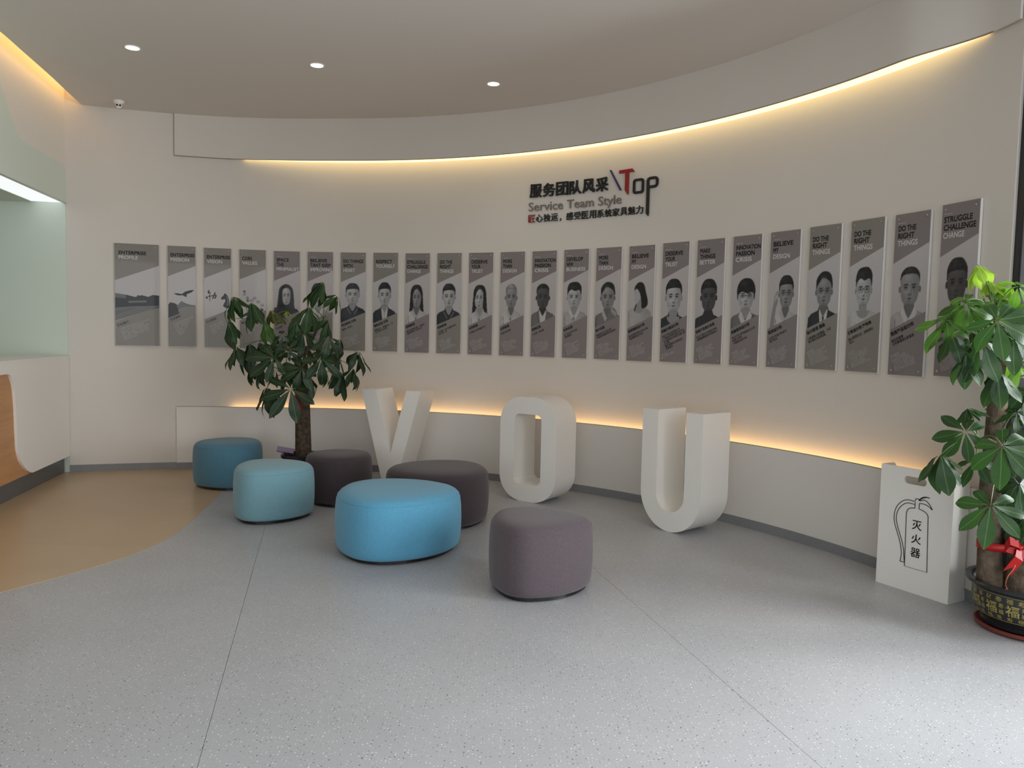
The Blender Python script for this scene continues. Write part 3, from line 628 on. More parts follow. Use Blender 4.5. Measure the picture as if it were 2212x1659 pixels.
PORT = {5: dict(scarf=1, v=.455, w=.058, h=.098, fx=.05, smile=1), 6: dict(u=.42, v=.45, cloth='shirt', color='light'), 7: dict(w=.068, h=.098, u=.48, v=.43, jaw=.75, style='short'), 8: dict(cloth='suit', tie='light', w=.062, v=.43),
 9: dict(long=-2.2, style='long', tone='m', cloth='shirt', color='shirt', w=.062, v=.445), 10: dict(u=.50, w=.066, v=.435), 11: dict(long=-1.9, style='long', cloth='shirt', color='shirt', fx=-.12, smile=1, w=.066, v=.445),
 12: dict(hair='mid', style='buzz', tone='m', cloth='shirt', color='shirt', w=.060), 13: dict(tone='d', cloth='suit', color='mid', tie='shirt', w=.068, style='buzz'), 14: dict(style='tall', v=.44, w=.070, h=.100, cloth='shirt', color='light', u=.45, fx=-.05),
 15: dict(style='part', tone='m', u=.50, v=.445, w=.070, color='mid', cloth='shirt', hand='chin'), 16: dict(side=1, u=.44, v=.42, w=.062, h=.092, color='light', cloth='tee'), 17: dict(w=.076, h=.125, v=.455, color='dark', cloth='tee'),
 18: dict(tone='d', w=.072, h=.118, v=.46, color='dark', cloth='tee', u=.48), 19: dict(style='fringe', glasses='rect', cloth='jacket', color='mid', w=.072, v=.465, h=.105, u=.52), 20: dict(style='short', glasses='rect', rim=.035, tone='m', cloth='shirt', color='shirt', hand='glasses', u=.60, v=.455, w=.060),
 21: dict(style='part', glasses='rect', rim=.03, tone='m', cloth='suit', tie='hair2', u=.54, v=.455, w=.064), 22: dict(style='tall', glasses='round', cloth='tee', color='shirt', u=.47, v=.46, w=.060, h=.105), 23: dict(tone='m', w=.072, h=.11, u=.52, v=.46, cloth='shirt', color='light', style='buzz', hair='hair'),
 24: dict(tone='d', u=.50, v=.46, w=.068, h=.12, cloth='shirt', color='light', style='short')}
TITLES = {1: '企业简介：', 2: '企业使命：', 3: '企业愿景：', 4: '核心价值：', 5: '品牌总监', 6: '行政总监', 7: '项目经理 乐斌', 8: '销售总监 刘哲', 9: '营销经理', 10: '商务经理', 11: '业务经理', 12: '业务经理', 13: '营销总监', 14: '业务总监', 15: '设计总监', 16: '首席软装设计师', 17: '高级方案设计师', 18: '首席产品设计总监', 19: '高级家具设计师', 20: '首席设计师', 21: '设计经理 潘雄', 22: '主笔设计师 严传烽', 23: '首席产品设计师', 24: '首席工程师'}
SUBS = {7: '就用心 创我心', 8: '尊重自己、尊重他人，对\n自己的行为负责。', 9: '我可以接受失败，但绝不\n接受未奋斗过的自己', 10: '只有第一名可以教你如何\n成为第一名', 11: '世界最大的荣誉是不行', 12: '态度决定成败', 13: '人生是一种态度', 14: '让“专业主场”走进\n每家医院', 15: '湖南师范艺术设计师\n中国室内建筑师学会会员', 16: '美术学院环境艺术设计院\n景观建筑设计专业', 17: '毕业于哈尔滨师范大学\n广州美术学院环境艺术专业\n多次获国内外家居方案大奖\n从方案\n最终呈现在方向和设计\n完美结合', 18: '毕业于清华大学美术学院\n景德镇陶瓷美术学院硕士', 19: '毕业于北卡罗来纳州立大学\n获硕士学位\n中级家具设计师', 20: '让设计在医疗体系中\n更人性化', 21: '小胜靠智大胜靠德、人生\n每天都在现场直播。', 22: '用心感受生活，用爱美化\n设计。', 23: '做对的事情\n比把事情做对更重要', 24: '做好每一件小事', 5: '专注细节', 6: '用心服务'}
BODY1 = '广东医疗家具实业有限公司于2007年\n成立于广州，打造“中国品牌”\n品牌诞生，专注于医院家具的研发\n设计、生产及销售，服务过国家\n以及全球三三甲医院及医疗行业\n单位超过2000家'
BODY2 = '为医疗空间提供至美\n至善的整体解决\n方案，创造舒\n适环境，营\n造医疗空\n间新貌'
HOSP = ['经典案例：', '广州市第一人民医院', '中山大学附属肿瘤医院', '南方医科大学珠江医院', '重庆市妇幼保健院', '江门市中心医院', '深圳市人民医院门诊楼', '香港中文大学医院', '佛山市复星禅诚医院']
LAB = {1: 'wide grey poster headed ENTERPRISE PROFILE with a landscape photograph', 2: 'grey poster headed ENTERPRISE MISSION with a soaring eagle over rocks', 3: 'grey poster headed ENTERPRISE VISION with brush lettering and a chess knight', 4: 'grey poster headed CORE VALUES with small hexagons, behind the plant',
 5: 'poster headed SPACE THE MINIMALIST with a smiling woman in a dark headscarf', 6: 'poster headed BELIEVE TAHT KEEP IMPROVING, portrait half hidden by plant leaves', 7: 'poster headed DO THINGS WITH HEART, broad-faced man in a dark polo', 8: 'poster headed RESPECT YOURSELF with a man in suit and tie',
 9: 'poster headed STRUGGLE CHALLENGE CHANGE with a long-haired woman in pale shirt', 10: 'poster headed DO THE RIGHT THINGS with a man in a dark striped-collar polo', 11: 'poster headed DESERVE YOUR TRUST with a smiling long-haired woman', 12: 'poster headed MORE THAN DESIGN with a short-haired man in white shirt',
 13: 'poster headed INNOVATION PASSION CRISIS with a dark-toned man in suit jacket', 14: 'poster headed DEVELOP NEW BUSINESS with a tall-haired man in light collar', 15: 'poster headed MORE THAN DESIGN, man resting his chin on a hand', 16: 'poster headed BELIEVE MY DESIGN, woman looking over her left side',
 17: 'poster headed DESERVE YOUR TRUST with a large-faced short-haired man in black', 18: 'poster headed MAKE THINGS BETTER with a dark-toned man in black shirt', 19: 'poster headed INNOVATION PASSION CRISIS, frowning man with fringe and black glasses', 20: 'poster headed BELIEVE MY DESIGN, man raising a hand to his glasses',
 21: 'poster headed DO THE RIGHT THINGS, man in dark suit and striped tie', 22: 'poster headed DO THE RIGHT THINGS, man with round glasses and white tee', 23: 'poster headed DO THE RIGHT THINGS, plain-faced man in buttoned light shirt', 24: 'rightmost poster headed STRUGGLE CHALLENGE CHANGE, behind the big plant'}
M['edge'] = mat('board_edge_white', (.66, .64, .62), .4, .4)
screw_me = None
def tcol(mes, keys, name, parent, xf):
    """join text meshes, each with its ink, into one flat print"""
    bm = bmesh.new(); ks = []
    for me, k in mes:
        if k not in ks: ks.append(k)
        n0 = len(bm.faces); bm.from_mesh(me); bm.faces.ensure_lookup_table()
        for f in bm.faces[n0:]: f.material_index = ks.index(k); f.smooth = False
        bpy.data.meshes.remove(me)
    out = bpy.data.meshes.new(name); bm.to_mesh(out); bm.free()
    for k in ks: out.materials.append(PT[k])
    out.transform(xf); return obj(name, out, parent)
for i in range(1, 25):
    W = (PW1 if i == 1 else PW) * S; H = 1.0 * S
    s = (i - 10) * PITCH
    if i == 1: s -= (PW1 - PW) / 2
    x, y, a = wall(s * S, 0); zc = 1.5 + (PZC + DZ[i - 1]) * S
    t = empty('wall_poster', (x, y, zc), a); tag(t, LAB[i], 'poster', 'row of posters on the curved wall')
    MB().box(-W / 2 - .0015, W / 2 + .002, .0015, .020, -H / 2 - .004, H / 2 + .0015).build('backing_board', M['edge'], t)
    MB().box(-.02, .02, .02, .027, -H / 2 + .1, -H / 2 + .14).box(-.02, .02, .02, .027, H / 2 - .14, H / 2 - .1).build('hanger', M['metal'], t)
    top = 'olive' if TINT[i - 1] == 'o' else 'purple'; skyk = 'sky2' if top == 'olive' else 'sky'
    fb = Print(W, H)
    dl, dr = (.303, .192) if i > 1 else (.362, .205)
    fb.v = []; d0 = [fb.q(0, 0), fb.q(0, dl), fb.q(1, dr), fb.q(1, 0)]; d1 = [fb.q(0, dl), fb.q(0, .717 if i > 1 else .765), fb.q(1, .606), fb.q(1, dr)]; d2 = [fb.q(0, .717 if i > 1 else .765), fb.q(0, 1), fb.q(1, 1), fb.q(1, .606)]
    vs = []; fs = []
    for d in (d0, d1, d2): n = len(vs); vs += [(p[0], 0, p[1]) for p in d]; fs.append((n, n + 1, n + 2, n + 3))
    mb = MB(); mb.add(vs, [f for f in fs]); mb.m = [0, 1, 0]; n = len(mb.v)
    mb.add([(-W / 2, .0015, -H / 2), (W / 2, .0015, -H / 2), (W / 2, .0015, H / 2), (-W / 2, .0015, H / 2), (-W / 2, 0, -H / 2), (W / 2, 0, -H / 2), (W / 2, 0, H / 2), (-W / 2, 0, H / 2)], [(4, 0, 1, 5), (5, 1, 2, 6), (6, 2, 3, 7), (7, 3, 0, 4)], 0)
    mb.build('print_face', [PT[top], PT[skyk]], t)
    # picture
    P = Print(W, H)
    if i == 1:
        P.poly([(0, .49), (.25, .50), (.45, .52), (.6, .50), (.75, .515), (.85, .495), (1, .50), (1, .62), (0, .72)], 'dark', clipv=False)
        P.poly([(0, .485), (.24, .50), (.24, .535), (0, .53)], 'mid', clipv=False); P.poly([(.02, .497), (.2, .508), (.2, .53), (.02, .53)], 'sm', clipv=False)
        P.poly([(.3, .56), (.7, .55), (.72, .57), (.3, .58)], 'mid', clipv=False); P.poly([(.5, .50), (.7, .52), (.68, .54), (.48, .54)], 'hair2', clipv=False)
        P.poly([(0, .63), (.4, .612), (1, .60), (1, .61), (.1, .745), (0, .76)], 'mid', clipv=False)
        P.poly([(0, .66), (.5, .615), (.4, .64), (0, .70)], 'sm', clipv=False)
    elif i == 2:
        P.poly([(0, .585), (.08, .56), (.25, .57), (.4, .60), (.5, .66), (.3, .70), (0, .72)], 'hair2'); P.poly([(.05, .60), (.2, .58), (.33, .62), (.2, .66)], 'sd')
        P.poly([(.3, .60), (.48, .545), (.62, .565), (.8, .58), (1, .585), (1, .62), (.5, .66)], 'mid'); P.poly([(.35, .63), (.6, .60), (.9, .60), (1, .585), (1, .62), (.4, .67)], 'fm')
        P.poly([(.2, .475), (.30, .468), (.50, .475), (.62, .45), (.8, .435), (.95, .43), (.86, .455), (.68, .475), (.66, .50), (.72, .505), (.62, .502), (.54, .488), (.36, .49)], 'hair')
    elif i == 3:
        for pts in ([(.12, .43), (.2, .42), (.18, .44), (.26, .45), (.14, .46)], [(.05, .49), (.13, .485), (.12, .51), (.05, .505)], [(.19, .46), (.22, .46), (.21, .54), (.19, .53)], [(.14, .48), (.30, .475), (.30, .483), (.14, .49)], [(.28, .475), (.44, .462), (.46, .482), (.40, .51), (.36, .505), (.42, .475), (.29, .485)], [(.38, .44), (.42, .445), (.34, .505), (.28, .515)]): P.poly(pts, 'ink')
        P.poly(spline([(.62, .50), (.72, .47), (.76, .45), (.86, .475), (.93, .53), (.9, .60), (.7, .58), (.78, .53), (.76, .51), (.66, .515)], 3, True), 'hair'); P.poly(spline([(.80, .48), (.88, .50), (.9, .56), (.84, .57), (.86, .52)], 3, True), 'mid')
    elif i == 4:
        for hx, hz in ((.45, .515), (.57, .49), (.71, .525), (.86, .56)):
            X_, Z_ = P.q(hx, hz); P.poly(ell(X_, Z_, .02, .02, 6), 'line', True); P.poly(ell(X_, Z_, .017, .017, 6), skyk, True); P.poly([(hx - .05, hz - .004), (hx + .05, hz - .004), (hx + .05, hz + .004), (hx - .05, hz + .004)], 'mid')
        P.poly([(.1, .66), (.4, .62), (.4, .65), (.1, .69)], 'dark'); P.poly([(.8, .585), (.92, .60), (.86, .63), (.8, .625)], 'hair'); P.poly([(.66, .60), (.74, .58), (.74, .585), (.68, .61)], 'hair')
    else:
        P = Photo(W, H, skyk, i, *((72, 132) if i < 17 else (92, 168))); portrait(P, PORT[i])
    P.build('picture_print', t)
    # heading
    mes = []; x0 = -W / 2 + W * (.10 if i > 1 else .09)
    if i in (9, 24): x0 = -W / 2 + W * .06
    zb = H / 2 - (.105 if i > 1 else .105) * H; lines = HEADS[i - 1]
    if i in (5, 6): zb -= 0
    for j, ln in enumerate(lines):
        me = text(ln, .0485, 0, .0017 if j < len(lines) - 1 else .0007, 3); A, B, C_, D_ = bbox(me)
        ww = .0262 * (len(ln.replace(' ', '')) + .4 * ln.count(' ')) - .004
        k_ = min(ww, W * .97 - (x0 + W / 2)) / (B - A)
        me.transform(Matrix.Translation((x0 - A * k_, zb - j * .0475, .0006)) @ Matrix.Diagonal((k_, 1, 1, 1)))
        mes.append((me, 'ink' if j < len(lines) - 1 else 'white'))
    if i > 4 and top == 'purple':
        me = bpy.data.meshes.new('rule'); xr = x0; me.from_pydata([(xr, zb + .050, .0006), (xr + .06, zb + .050, .0006), (xr + .06, zb + .052, .0006), (xr, zb + .052, .0006)], [], [(0, 1, 2, 3)]); mes.append((me, 'white'))
    tcol(mes, None, 'heading_print', t, STAND)
    # slanted paragraph text
    mes = []; slope = atan2(.111 * H, W) if i > 1 else radians(21)
    R2 = Matrix.Rotation(slope, 4, 'Z')
    def put(body, size, key, u, v, off=0, line=1.05, sx=1.0):
        me = text(body, size, 0, off, 1, line, sx); xx, zz = fb.q(u, v)
        me.transform(Matrix.Translation((xx, zz, .0006)) @ R2); mes.append((me, key))
    if i == 1:
        put(TITLES[1], .030, 'ink', .04, .815, .0006); put(BODY1, .0235, 'soft', .10, .85, 0, .95, .80)
    elif i == 2:
        put(TITLES[2], .027, 'ink', .08, .745, .0006); put(BODY2, .024, 'soft', .18, .79, 0, .95)
    elif i in (3, 4):
        put(TITLES[i], .027, 'ink', .08, .755, .0006); put('成为医疗家具\n全球领先企业\n服务大众\n健康', .024, 'soft', .2, .80, 0, 1)
        if i == 4: put('', .02, 'ink', 0, 0) if False else None
    else:
        sub = SUBS[i]; ns = sub.count('\n') + 1
        put(TITLES[i], .0285 if len(TITLES[i]) < 8 else .0265, 'ink', .05, .758, .0012, sx=.95)
        put(sub, .0225, 'ink', .08, .80, .0004, 1.0, .88)
        rnd = random.Random(i); body = [HOSP[0]] + rnd.sample(HOSP[1:], 6 if ns < 3 else (5 if ns == 3 else 1))
        v0 = .80 + ns * .024 + (.045 if ns > 1 else .065)
        if ns > 4: v0 = .945
        put('\n'.join(body), .0175, 'soft', .08, v0 if ns <= 4 else .955, 0, .95, .95)
    if i == 4:
        me = text('核\n心', .03, 0, .0004, 2, .9); me.transform(Matrix.Translation((*fb.q(.13, .435), .0006))); mes.append((me, 'ink'))
        me = text('价\n值', .03, 0, .0004, 2, .9); me.transform(Matrix.Translation((*fb.q(.25, .50), .0006))); mes.append((me, 'ink'))
    if i > 2:      # thin printed corner lines
        q0, q1, q2 = fb.q(.12, .86), fb.q(.17, .992), fb.q(.62, .94)
        me = bpy.data.meshes.new('rule'); me.from_pydata([(*q0, .0005), (q0[0] + .0012, q0[1], .0005), (q1[0] + .0012, q1[1], .0005), (*q1, .0005), (q2[0], q2[1], .0005), (q2[0], q2[1] + .0012, .0005), (q1[0], q1[1] + .0012, .0005)], [], [(3, 2, 1, 0), (3, 4, 5, 6)]); mes.append((me, 'line'))
    tcol(mes, None, 'paragraph_print', t, STAND)
    for sx_ in (-1, 1):
        for sz_ in (-1, 1):
            if screw_me is None:
                so_ = MB().lathe([(.0055, .0), (.0055, .003), (.004, .0045), (.0002, .005)], 10); so_.v = [(a_, -c_, b_) for a_, b_, c_ in so_.v]
                so_.f = [f[::-1] for f in so_.f]
                screw_me = mesh('screw_cap', so_.v, so_.f, [M['metal']], smooth=True)
            obj('screw_cap', screw_me, t, loc=(sx_ * (W / 2 - .026 - (.01 if i == 1 else 0)), -.0006, sz_ * (H / 2 - .030)))

# ---------------------------------------------------------------- big white letters
def letter(name, loops, loc, rz, depth, label, smooth=35):
    me = shape(name, loops, depth, [M['letter']]); me.transform(Matrix.Translation((0, depth / 2, 0)))
    o = obj(name, me, None, loc, (0, 0, rz)); tag(o, label, 'letter', 'big white letters standing on the floor')
    bm = bmesh.new(); bm.from_mesh(me); bmesh.ops.remove_doubles(bm, verts=bm.verts, dist=1e-5); bmesh.ops.recalc_face_normals(bm, faces=bm.faces); bm.to_mesh(me); bm.free()
    autosmooth(o, smooth); return o
HL = .935; DP = .345
letter('standing_letter', [[(0, HL), (.240, 0), (.372, 0), (.633, HL), (.480, HL), (.319, .324), (.157, HL)]], (-1.464, 7.426, 0), radians(-18.4), DP, 'freestanding white block letter V, left of the three letters')
ow = .598
letter('standing_letter', [rrect(0, 0, ow, .94, .235, 14), rrect(.157, .152, .443, .786, .055, 8)], (.1476 - .299 * cos(.602), 6.78 + .299 * sin(.602), .0), -.602, DP, 'freestanding white block letter O with a tall slot, between V and U')
uw = .572; U = [(0, HL), (0, .30)] + [(uw / 2 - uw / 2 * cos(radians(a_)), .30 - .30 * sin(radians(a_))) for a_ in range(6, 180, 6)] + [(uw, .30), (uw, HL), (.420, HL), (.420, .288)] + [(.287 + .133 * cos(radians(a_)), .288 - .134 * sin(radians(a_))) for a_ in range(10, 180, 10)] + [(.154, .288), (.154, HL)]
letter('standing_letter', [U], (1.043, 6.034, 0), radians(-49.9), DP, 'freestanding white block letter U, rightmost of the three letters')

# ---------------------------------------------------------------- poufs
def reuleaux(Wd, rc, n=20, squash=1.0):
    """rounded constant-width outline with one corner pointing along +x"""
    w0 = Wd - 2 * rc; R = w0 / sqrt(3); V = [Vector((R * cos(radians(a_)), R * sin(radians(a_)))) for a_ in (0, 120, 240)]; out = []
    for i in range(3):
        a0 = i * 120
        for k in range(n // 2): a_ = radians(a0 - 30 + 60 * k / (n // 2)); out.append(V[i] + Vector((cos(a_), sin(a_))) * rc)
        c = V[(i + 2) % 3]
        for k in range(n): a_ = radians(a0 + 30 + 60 * k / n); out.append(c + Vector((cos(a_), sin(a_))) * (w0 + rc))
    return [(p.x, p.y * squash) for p in out]
def pouf(x, y, Wd, ang_, m, label, rc, Hh=.438, squash=1.0):
    t = empty('pouf', (x, y, 0), radians(ang_)); tag(t, label, 'pouf', 'rounded upholstered poufs')
    out = reuleaux(Wd, rc, 16, squash); n = len(out); hw = Wd / 2
    prof = [(.905, .026), (.940, .029), (.965, .042), (.984, .08), (.997, .15), (1.0, .22), (.993, .30), (.977, Hh - .078), (.955, Hh - .055), (.922, Hh - .037), (.872, Hh - .024), (.80, Hh - .015), (.64, Hh - .006), (.42, Hh - .002), (.2, Hh)]
    vs = [(px * k, py * k, z) for k, z in prof for px, py in out]; fs = []
    for i in range(len(prof) - 1):
        for k in range(n): fs.append((i * n + k, i * n + (k + 1) % n, (i + 1) * n + (k + 1) % n, (i + 1) * n + k))
    fs += [tuple(range(n - 1, -1, -1)), tuple(range((len(prof) - 1) * n, len(prof) * n))]
    obj('cushion', mesh('cushion', vs, fs, [m], smooth=True), t)
    mb = MB(); k = .9585; mb.tube([(px * k, py * k, Hh - .056) for px, py in out], .0014, 6, closed=True)
    for a_ in (0, 120, 240):                     # corner seams
        r_ = (Wd - 2 * rc) / sqrt(3) + rc; c, s_ = cos(radians(a_)), sin(radians(a_)) * squash
        mb.tube([(r_ * kk * c, r_ * kk * s_, z) for kk, z in prof[1:9]], .0010, 6)
    mb.build('seam', m, t, smooth=True)
    b = MB(); b.prism_z([(px * .89, py * .89) for px, py in out], .004, .028)
    b.build('base', M['black'], t)
    for a_ in (20, 140, 260):
        MB().lathe([(.0005, 0), (.02, 0), (.022, .012)], 16, cx=0, cy=0).build('foot', M['black'], t, loc=(hw * .62 * cos(radians(a_)), hw * .62 * sin(radians(a_)), 0))
    return t
pouf(.172, 4.48, .622, -112, M['mauve'], 'small mauve grey fabric pouf nearest the camera, in front of letter O', .17)
pouf(-.785, 5.22, .87, -104, M['blue'], 'large bright blue oval pouf in the middle front of the group', .29)
pouf(-1.908, 6.06, .625, -104, M['aqua'], 'small pale aqua blue pouf left of the large bright blue one', .18)
pouf(-2.69, 7.25, .635, -60, M['teal'], 'small teal blue pouf at the back left, on the beige floor edge', .21)
pouf(-1.505, 6.66, .585, -75, M['plum'], 'small dark plum pouf beside the plant, behind the aqua pouf', .20)
pouf(-.565, 6.09, .835, -62, M['plum'], 'large dark plum oval pouf behind the bright blue pouf', .28)

# ---------------------------------------------------------------- fire extinguisher cabinet
EA = Vector((2.300, 4.700, 0)); EB = Vector((2.523, 4.298, 0)); ERZ = atan2(EB.y - EA.y, EB.x - EA.x); EW = (EB - EA).length; EH = .745
fe = empty('extinguisher_cabinet', tuple(EA), ERZ); tag(fe, 'white metal fire extinguisher cabinet with black outline drawing, beside the potted plant', 'extinguisher box')
M['cab'] = mat('cabinet_white', (.88, .85, .80), .4, .4)
me = shape('front_panel', [[(0, 0), (EW, 0), (EW, EH), (0, EH)], rrect(.155, .650, .295, .697, .0225, 6)], .012, [M['cab']]); me.transform(Matrix.Translation((0, .006, 0)))
o = obj('front_panel', me, fe)
o = MB().prism_y([(0, 0), (.14, 0), (.14, EH - .05), (.136, EH - .02), (.12, EH), (0, EH)], -.006, .006).build('side_panel', M['cab'], fe, loc=(EW - .006, .012, 0), rot=(0, 0, pi / 2))
o = MB().prism_y([(0, 0), (.12, 0), (.12, EH - .05), (.116, EH - .02), (.10, EH), (0, EH)], -.006, .006).build('side_panel', M['cab'], fe, loc=(.006, .012, 0), rot=(0, 0, pi / 2))
MB().box(.02, EW + .055, .155, .20, 0, .062).build('plinth', M['cab'], fe)
MB().box(.014, EW - .014, .013, .15, .0, .012).build('tray', M['kick'], fe)
ink = MB()
def ln(pts, r=.0023, closed=False): ink.tube([(x_, -.0012, z_) for x_, z_ in pts], r, 6, closed=closed)
cylp = [(.232, .548)] + [(.232, .514)] + spline([(.232, .512), (.205, .508), (.187, .494), (.180, .470)], 4) + [(.186, .150), (.327, .150), (.316, .478)] + spline([(.316, .480), (.303, .498), (.282, .508), (.258, .513)], 4) + [(.258, .545)]
ln(cylp)
ln(spline([(.258, .546), (.290, .548), (.320, .538), (.338, .524)], 4)); ln(spline([(.340, .524), (.318, .555), (.290, .572), (.262, .562)], 4))
ln(spline([(.256, .568), (.276, .586), (.300, .592), (.320, .590)], 4)); ln(spline([(.320, .590), (.300, .590), (.275, .580), (.256, .562)], 4))
ln(spline([(.232, .556), (.234, .568), (.248, .572), (.258, .562)], 4))
ln(spline([(.232, .552), (.180, .553), (.140, .530), (.112, .490), (.102, .440), (.108, .395), (.125, .350), (.145, .300), (.158, .250), (.162, .215), (.156, .172)], 6))
ln(spline([(.232, .534), (.185, .535), (.152, .515), (.126, .480), (.117, .440), (.122, .400), (.140, .350), (.162, .295), (.174, .250), (.178, .215), (.184, .172)], 6)); ln([(.156, .172), (.184, .172)])
ink.build('outline_drawing', M['black'], fe)
for k, (ch, z_) in enumerate((('灭', .385), ('火', .302), ('器', .219))):
    me = text(ch, .06, .0008, .0005, 4); fit(me, .060, .056, .220, z_); me.transform(Matrix.Translation((0, -.0012, 0)) @ STAND)
    me.materials.clear(); me.materials.append(M['black']); obj('character', me, fe)

# ---------------------------------------------------------------- plants
def leafmat(name, c, c2, trans, tc_):
    m = bpy.data.materials.new(name); m.use_nodes = True; nt = m.node_tree; L = nt.links.new; b = nt.nodes['Principled BSDF']; out = nt.nodes['Material Output']
    tc = nt.nodes.new('ShaderNodeTexCoord'); n = nt.nodes.new('ShaderNodeTexNoise'); n.inputs['Scale'].default_value = 4; L(tc.outputs['Object'], n.inputs['Vector'])
    oi = nt.nodes.new('ShaderNodeObjectInfo'); ad = nt.nodes.new('ShaderNodeMath'); ad.operation = 'MULTIPLY_ADD'; L(oi.outputs['Random'], ad.inputs[0]); ad.inputs[1].default_value = .5; 
    ml = nt.nodes.new('ShaderNodeMath'); ml.operation = 'MULTIPLY'; L(n.outputs['Fac'], ml.inputs[0]); ml.inputs[1].default_value = .5; L(ml.outputs[0], ad.inputs[2])
    mx = nt.nodes.new('ShaderNodeMixRGB'); L(ad.outputs[0], mx.inputs[0]); mx.inputs[1].default_value = (*c, 1); mx.inputs[2].default_value = (*c2, 1)
    # pale midrib and side veins
    sp = nt.nodes.new('ShaderNodeSeparateXYZ'); L(tc.outputs['Object'], sp.inputs[0])
    ab = nt.nodes.new('ShaderNodeMath'); ab.operation = 'ABSOLUTE'; L(sp.outputs['Y'], ab.inputs[0]); lt = nt.nodes.new('ShaderNodeMath'); lt.operation = 'LESS_THAN'; L(ab.outputs[0], lt.inputs[0]); lt.inputs[1].default_value = .009
    m2 = nt.nodes.new('ShaderNodeMixRGB'); L(lt.outputs[0], m2.inputs[0]); L(mx.outputs[0], m2.inputs[1]); m2.inputs[2].default_value = (c2[0] * 2.2 + .03, c2[1] * 1.8 + .04, c2[2] * 2 + .02, 1)
    L(m2.outputs[0], b.inputs['Base Color']); b.inputs['Roughness'].default_value = .46; b.inputs['Specular IOR Level'].default_value = .4
    wv = nt.nodes.new('ShaderNodeTexWave'); wv.inputs['Scale'].default_value = 5.5; wv.inputs['Distortion'].default_value = .4; mp = nt.nodes.new('ShaderNodeMapping'); L(tc.outputs['Object'], mp.inputs[0])
    cb = nt.nodes.new('ShaderNodeCombineXYZ'); s2 = nt.nodes.new('ShaderNodeMath'); s2.operation = 'MULTIPLY_ADD'; L(ab.outputs[0], s2.inputs[0]); s2.inputs[1].default_value = -.8; L(sp.outputs['X'], s2.inputs[2]); L(s2.outputs[0], cb.inputs[0]); L(cb.outputs[0], wv.inputs['Vector'])
    bu = nt.nodes.new('ShaderNodeBump'); bu.inputs['Strength'].default_value = .07; bu.inputs['Distance'].default_value = .006; L(wv.outputs['Fac'], bu.inputs['Height']); L(bu.outputs[0], b.inputs['Normal'])
    tr = nt.nodes.new('ShaderNodeBsdfTranslucent'); tr.inputs[0].default_value = (*tc_, 1); ms = nt.nodes.new('ShaderNodeMixShader'); ms.inputs[0].default_value = trans
    L(b.outputs[0], ms.inputs[1]); L(tr.outputs[0], ms.inputs[2]); L(ms.outputs[0], out.inputs[0])
    return m
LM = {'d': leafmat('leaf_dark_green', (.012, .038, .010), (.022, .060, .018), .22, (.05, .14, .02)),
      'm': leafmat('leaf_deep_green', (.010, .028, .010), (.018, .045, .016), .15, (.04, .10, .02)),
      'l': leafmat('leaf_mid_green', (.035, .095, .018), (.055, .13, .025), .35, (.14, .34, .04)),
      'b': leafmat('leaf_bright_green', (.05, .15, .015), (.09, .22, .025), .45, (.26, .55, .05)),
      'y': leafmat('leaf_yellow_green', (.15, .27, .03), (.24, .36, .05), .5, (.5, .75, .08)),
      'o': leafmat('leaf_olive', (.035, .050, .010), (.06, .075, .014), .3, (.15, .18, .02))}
M['stalk'] = mat('leaf_stalk', (.10, .16, .05), .5, .4)
M['bark_shaded'] = mat('pachira_bark_shaded', (.045, .033, .024), .9, .2, noise=(30, (.10, .075, .05), .14), bump=(70, .9, .01))  # bark of the back tree, with the shade there darkened into its colour
M['bark'] = mat('pachira_bark', (.085, .060, .040), .9, .2, noise=(26, (.165, .125, .09), .18), bump=(70, .9, .01))
def leaf_mesh(key, curl, wd, seed):
    """one leaflet, length 1 along x, widest past the middle, folded along the midrib, tip bent down"""
    rnd = random.Random(seed); n = 10; vs = []; fs = []
    for i in range(n + 1):
        t = i / n; w_ = wd * (sin(pi * t ** 1.15) ** .85 * (.62 + .55 * t) if 0 < t < 1 else 0.0)
        w_ = max(w_, .008); z = -curl * t * t + .04 * sin(t * 7 + seed); x = t * (1 - curl * .18 * t)
        for j in (-1, -.5, 0, .5, 1):
            fold = .22 * abs(j) * w_; vs.append((x, j * w_, z + fold - .06 * j * j * w_ + (rnd.uniform(-.012, .012) if abs(j) == 1 and 0 < i < n else 0)))
    for i in range(n):
        for j in range(4): a_ = i * 5 + j; fs.append((a_, a_ + 5, a_ + 6, a_ + 1))
    return mesh('leaflet', vs, fs, [LM[key]], smooth=True)
LEAF = {k: [leaf_mesh(k, c, w_, s_) for c, w_, s_ in ((.18, .165, 1), (.30, .15, 2), (.42, .175, 3))] for k in LM}
WIDE = [1.05]
def place_leaflet(parent, hub, dirv, nrm, length, key, rnd):
    me = rnd.choice(LEAF[key]); xax = dirv.normalized(); zax = (nrm - xax * nrm.dot(xax)).normalized(); yax = zax.cross(xax)
    Mx = Matrix((xax, yax, zax)).transposed().to_4x4()
    o = obj('leaflet', me, parent); o.matrix_local = Matrix.Translation(hub) @ Mx @ Matrix.Diagonal((length, length * rnd.uniform(.9, 1.12) * WIDE[0], length, 1)); return o
